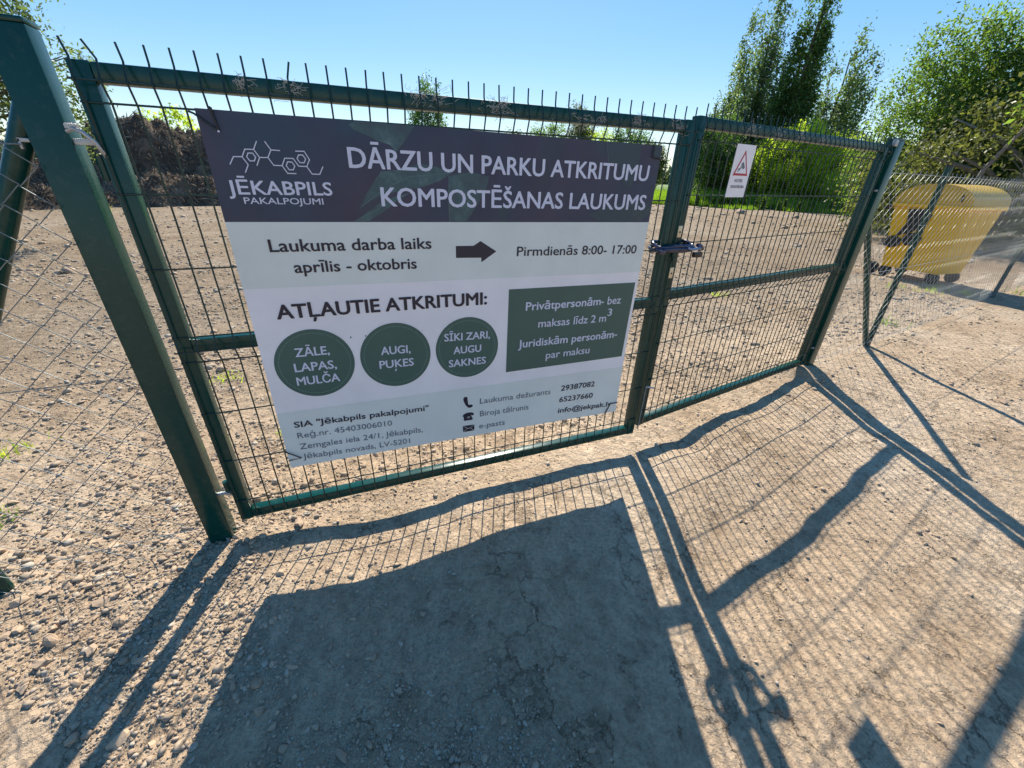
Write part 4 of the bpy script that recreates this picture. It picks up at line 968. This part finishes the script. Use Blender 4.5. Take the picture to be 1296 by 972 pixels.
# low weeds near the bin and on the yard
WP = [((7.95, 1.95), .075, 'sprawling green weed under the fence left of the bin'), ((8.15, 1.62), .09, 'sprawling green weed right below the yellow bin'), ((8.55, 1.42), .06, 'thin weed in the shadow edge of the bin'),
      ((9.4, 1.15), .09, 'weed at the foot of the second fence post'), ((4.95, 2.35), .055, 'small bright weed seen through the lower right leaf'), ((-1.2, .95), .055, 'tuft of grass left of the left fence by the picture edge'),
      ((-.98, .42), .045, 'small weed among the stones at the left edge'), ((-.35, 1.55), .05, 'tiny weed in the soil left of the thick post'), ((.12, .72), .035, 'tiny seedling behind the left gate leaf'), ((5.8, .9), .08, 'sparse low weed on the soil beyond the far fence post'),
      ((-6.2, 15.0), .16, 'small weed at the foot of the compost heap')]
for i, ((x, y), s_, lb) in enumerate(WP):
    g = np.random.default_rng(60+i); n = 420 if s_ > .09 else 60
    P = np.stack([g.normal(size=n)*s_*1.1, g.normal(size=n)*s_*.8, np.abs(g.normal(size=n))*s_*.42+.01], 1)
    V, F = leaves(P, max(.008, s_*.11), g, .2, .4); b_, bf = blades(P[:n//2]*np.array([1, 1, .1]), np.abs(g.normal(size=n//2))*s_*.8+.02, g, .003)
    V2 = np.concatenate([V, np.concatenate([b_.reshape(-1, 3, 3), b_.reshape(-1, 3, 3)[:, 2:3]], 1).reshape(-1, 3)]); F2 = np.arange(len(V2)).reshape(-1, 4)
    o = fastmesh('weed', V2, F2, LM_YEL if i % 3 else LM_GRASS)
    z = float(ground_h(np.array([x]), np.array([y]))[0]); o.location = (x, y, z)
    tag(o, lb, 'weed')

# ------------------------------------------------------------------ compost heap
def heap_material():
    m, nt, ln, b = mat_base('compost')
    n = noise(nt, ln, 1.1, 6, .7); n2 = noise(nt, ln, 7, 6, .75)
    r = ramp(nt, ln, n.outputs['Fac'], [(.3, (.035, .028, .024)), (.5, (.10, .08, .062)), (.7, (.24, .19, .145))])
    r2 = ramp(nt, ln, n2.outputs['Fac'], [(.3, (.5, .5, .5)), (.7, (1.5, 1.45, 1.4))]); o = mixc(nt, ln, 1, r.outputs[0], r2.outputs[0], 'MULTIPLY')
    ln.new(o, b.inputs['Base Color']); b.inputs['Roughness'].default_value = .95; b.inputs['Specular IOR Level'].default_value = .1
    p = bump(nt, ln, b, n.outputs['Fac'], .25, .8); bump(nt, ln, b, n2.outputs['Fac'], .08, .8, p); return m
M_HEAP = heap_material()
M_STRAW = stone_material('straw', [(.16, .11, .08), (.36, .27, .19), (.09, .065, .05), (.55, .44, .33)])
hx, hy = -7.5, 18.8
us = np.linspace(-11, 13, 330); vs_ = np.linspace(-3.0, 4.0, 120)
U, Vv = np.meshgrid(us, vs_)
ang = R(14)
def heap_h(u, v):
    edge = np.clip((u+11)/3, 0, 1)*np.clip((13-u)/3, 0, 1); edge = edge*edge*(3-2*edge)
    vv = v+.8*fbm(u, v*0, .45, 4, 61)
    f1 = np.clip((vv+2.6)/1.1, 0, 1); f2 = np.clip((vv+.6)/1.2, 0, 1); back = np.clip((4.0-v)/1.4, 0, 1)
    s = lambda t: t*t*(3-2*t)
    h = (s(f1)*(.95+.35*fbm(u, v, .5, 3, 51)) + s(f2)*(1.45+.40*fbm(u, v, .38, 3, 52)))*s(back)
    lo = np.clip((u+2.5)/4.5, 0, 1); h *= .50+.50*lo*lo*(3-2*lo)+.26*fbm(u, v*.3, .6, 4, 71)
    h += (.50*fbm(u, v, .9, 4, 53)+.36*fbm(u, v, 2.4, 4, 54, .65))*np.clip(h, 0, 1)
    return h*edge-.1
Zh = heap_h(U.ravel(), Vv.ravel())
uu, vv = U.ravel(), Vv.ravel()
XX = uu*math.cos(ang)-vv*math.sin(ang); YY = uu*math.sin(ang)+vv*math.cos(ang)
idx = np.arange(U.size).reshape(U.shape); F = np.stack([idx[:-1, :-1].ravel(), idx[:-1, 1:].ravel(), idx[1:, 1:].ravel(), idx[1:, :-1].ravel()], 1)
HP = empty('compost_heap', (hx, hy, -.05), 0, label='long dark brown heap of compost and rotting plants behind the left side', cat='heap')
fastmesh('heap_body', np.stack([XX, YY, Zh], 1), F, M_HEAP, HP, smooth=True)
g = np.random.default_rng(88); n = 60000
u = g.uniform(-10.5, 12.5, n); v = g.uniform(-2.8, 3.2, n); P = np.stack([u*math.cos(ang)-v*math.sin(ang), u*math.sin(ang)+v*math.cos(ang), heap_h(u, v)+g.uniform(-.03, .06, n)], 1)
k = P[:, 2] > .05; P = P[k]
V, F = leaves(P, .085, g, -.2, .13); fastmesh('plant_litter', V, F, M_STRAW, HP, kind='stuff')
m = MB()
for i in range(34):
    u_, v_ = random.uniform(-9, 9), random.uniform(-2.3, 1.2); z_ = float(heap_h(np.array([u_]), np.array([v_]))[0]); x_, y_ = u_*math.cos(ang)-v_*math.sin(ang), u_*math.sin(ang)+v_*math.cos(ang)
    m.tube([(x_, y_, z_-.1), (x_+random.gauss(0, .35), y_+random.gauss(0, .3), z_+random.uniform(.05, .55))], [.016, .007], 4)
m.build('stick', M_STRAW, HP, kind='stuff')
# low heap and pallet things beyond the meadow strip seen between board and stiles
LH = empty('rubble_heap', pos(37.6, 48), 0, label='low grey rubble heap beyond the grass, left of the meeting stiles', cat='heap')
Vx, Fx = I2v*np.array([3.2, 1.2, .8])*(1+np.random.default_rng(4).normal(size=(len(I2v), 1))*.08), I2f
fastmesh('rubble', Vx, Fx, plain('grey_rubble', (.20, .19, .19), .9), LH)
MB().box(-.12, .02, -1.5, -1.42, 0, 1.05).build('marker_board', print_mat('white_marker', (.7, .7, .7)), LH)

# distant woodland
gen = np.random.default_rng(12); n = 60000; az = gen.uniform(R(-75), R(100), n); ln_ = fbm(np.degrees(az), az*0, .35, 4, 4)
d = 175+gen.uniform(-12, 12, n); top = 4.6+2.4*ln_+1.5*fbm(np.degrees(az), az*0, 1.6, 3, 6); z = gen.uniform(0, 1, n)**.75*top
P = np.stack([CAM.x+d*np.sin(az), CAM.y+d*np.cos(az), z], 1); V, F = leaves(P, .55, gen, 0, .7)
fastmesh('distant_woodland', V, F, leaf_material('distant_leaves', (.045, .075, .055), (.10, .14, .09), .3, .05), kind='stuff', label='low hazy line of woodland along the horizon', cat='woodland')
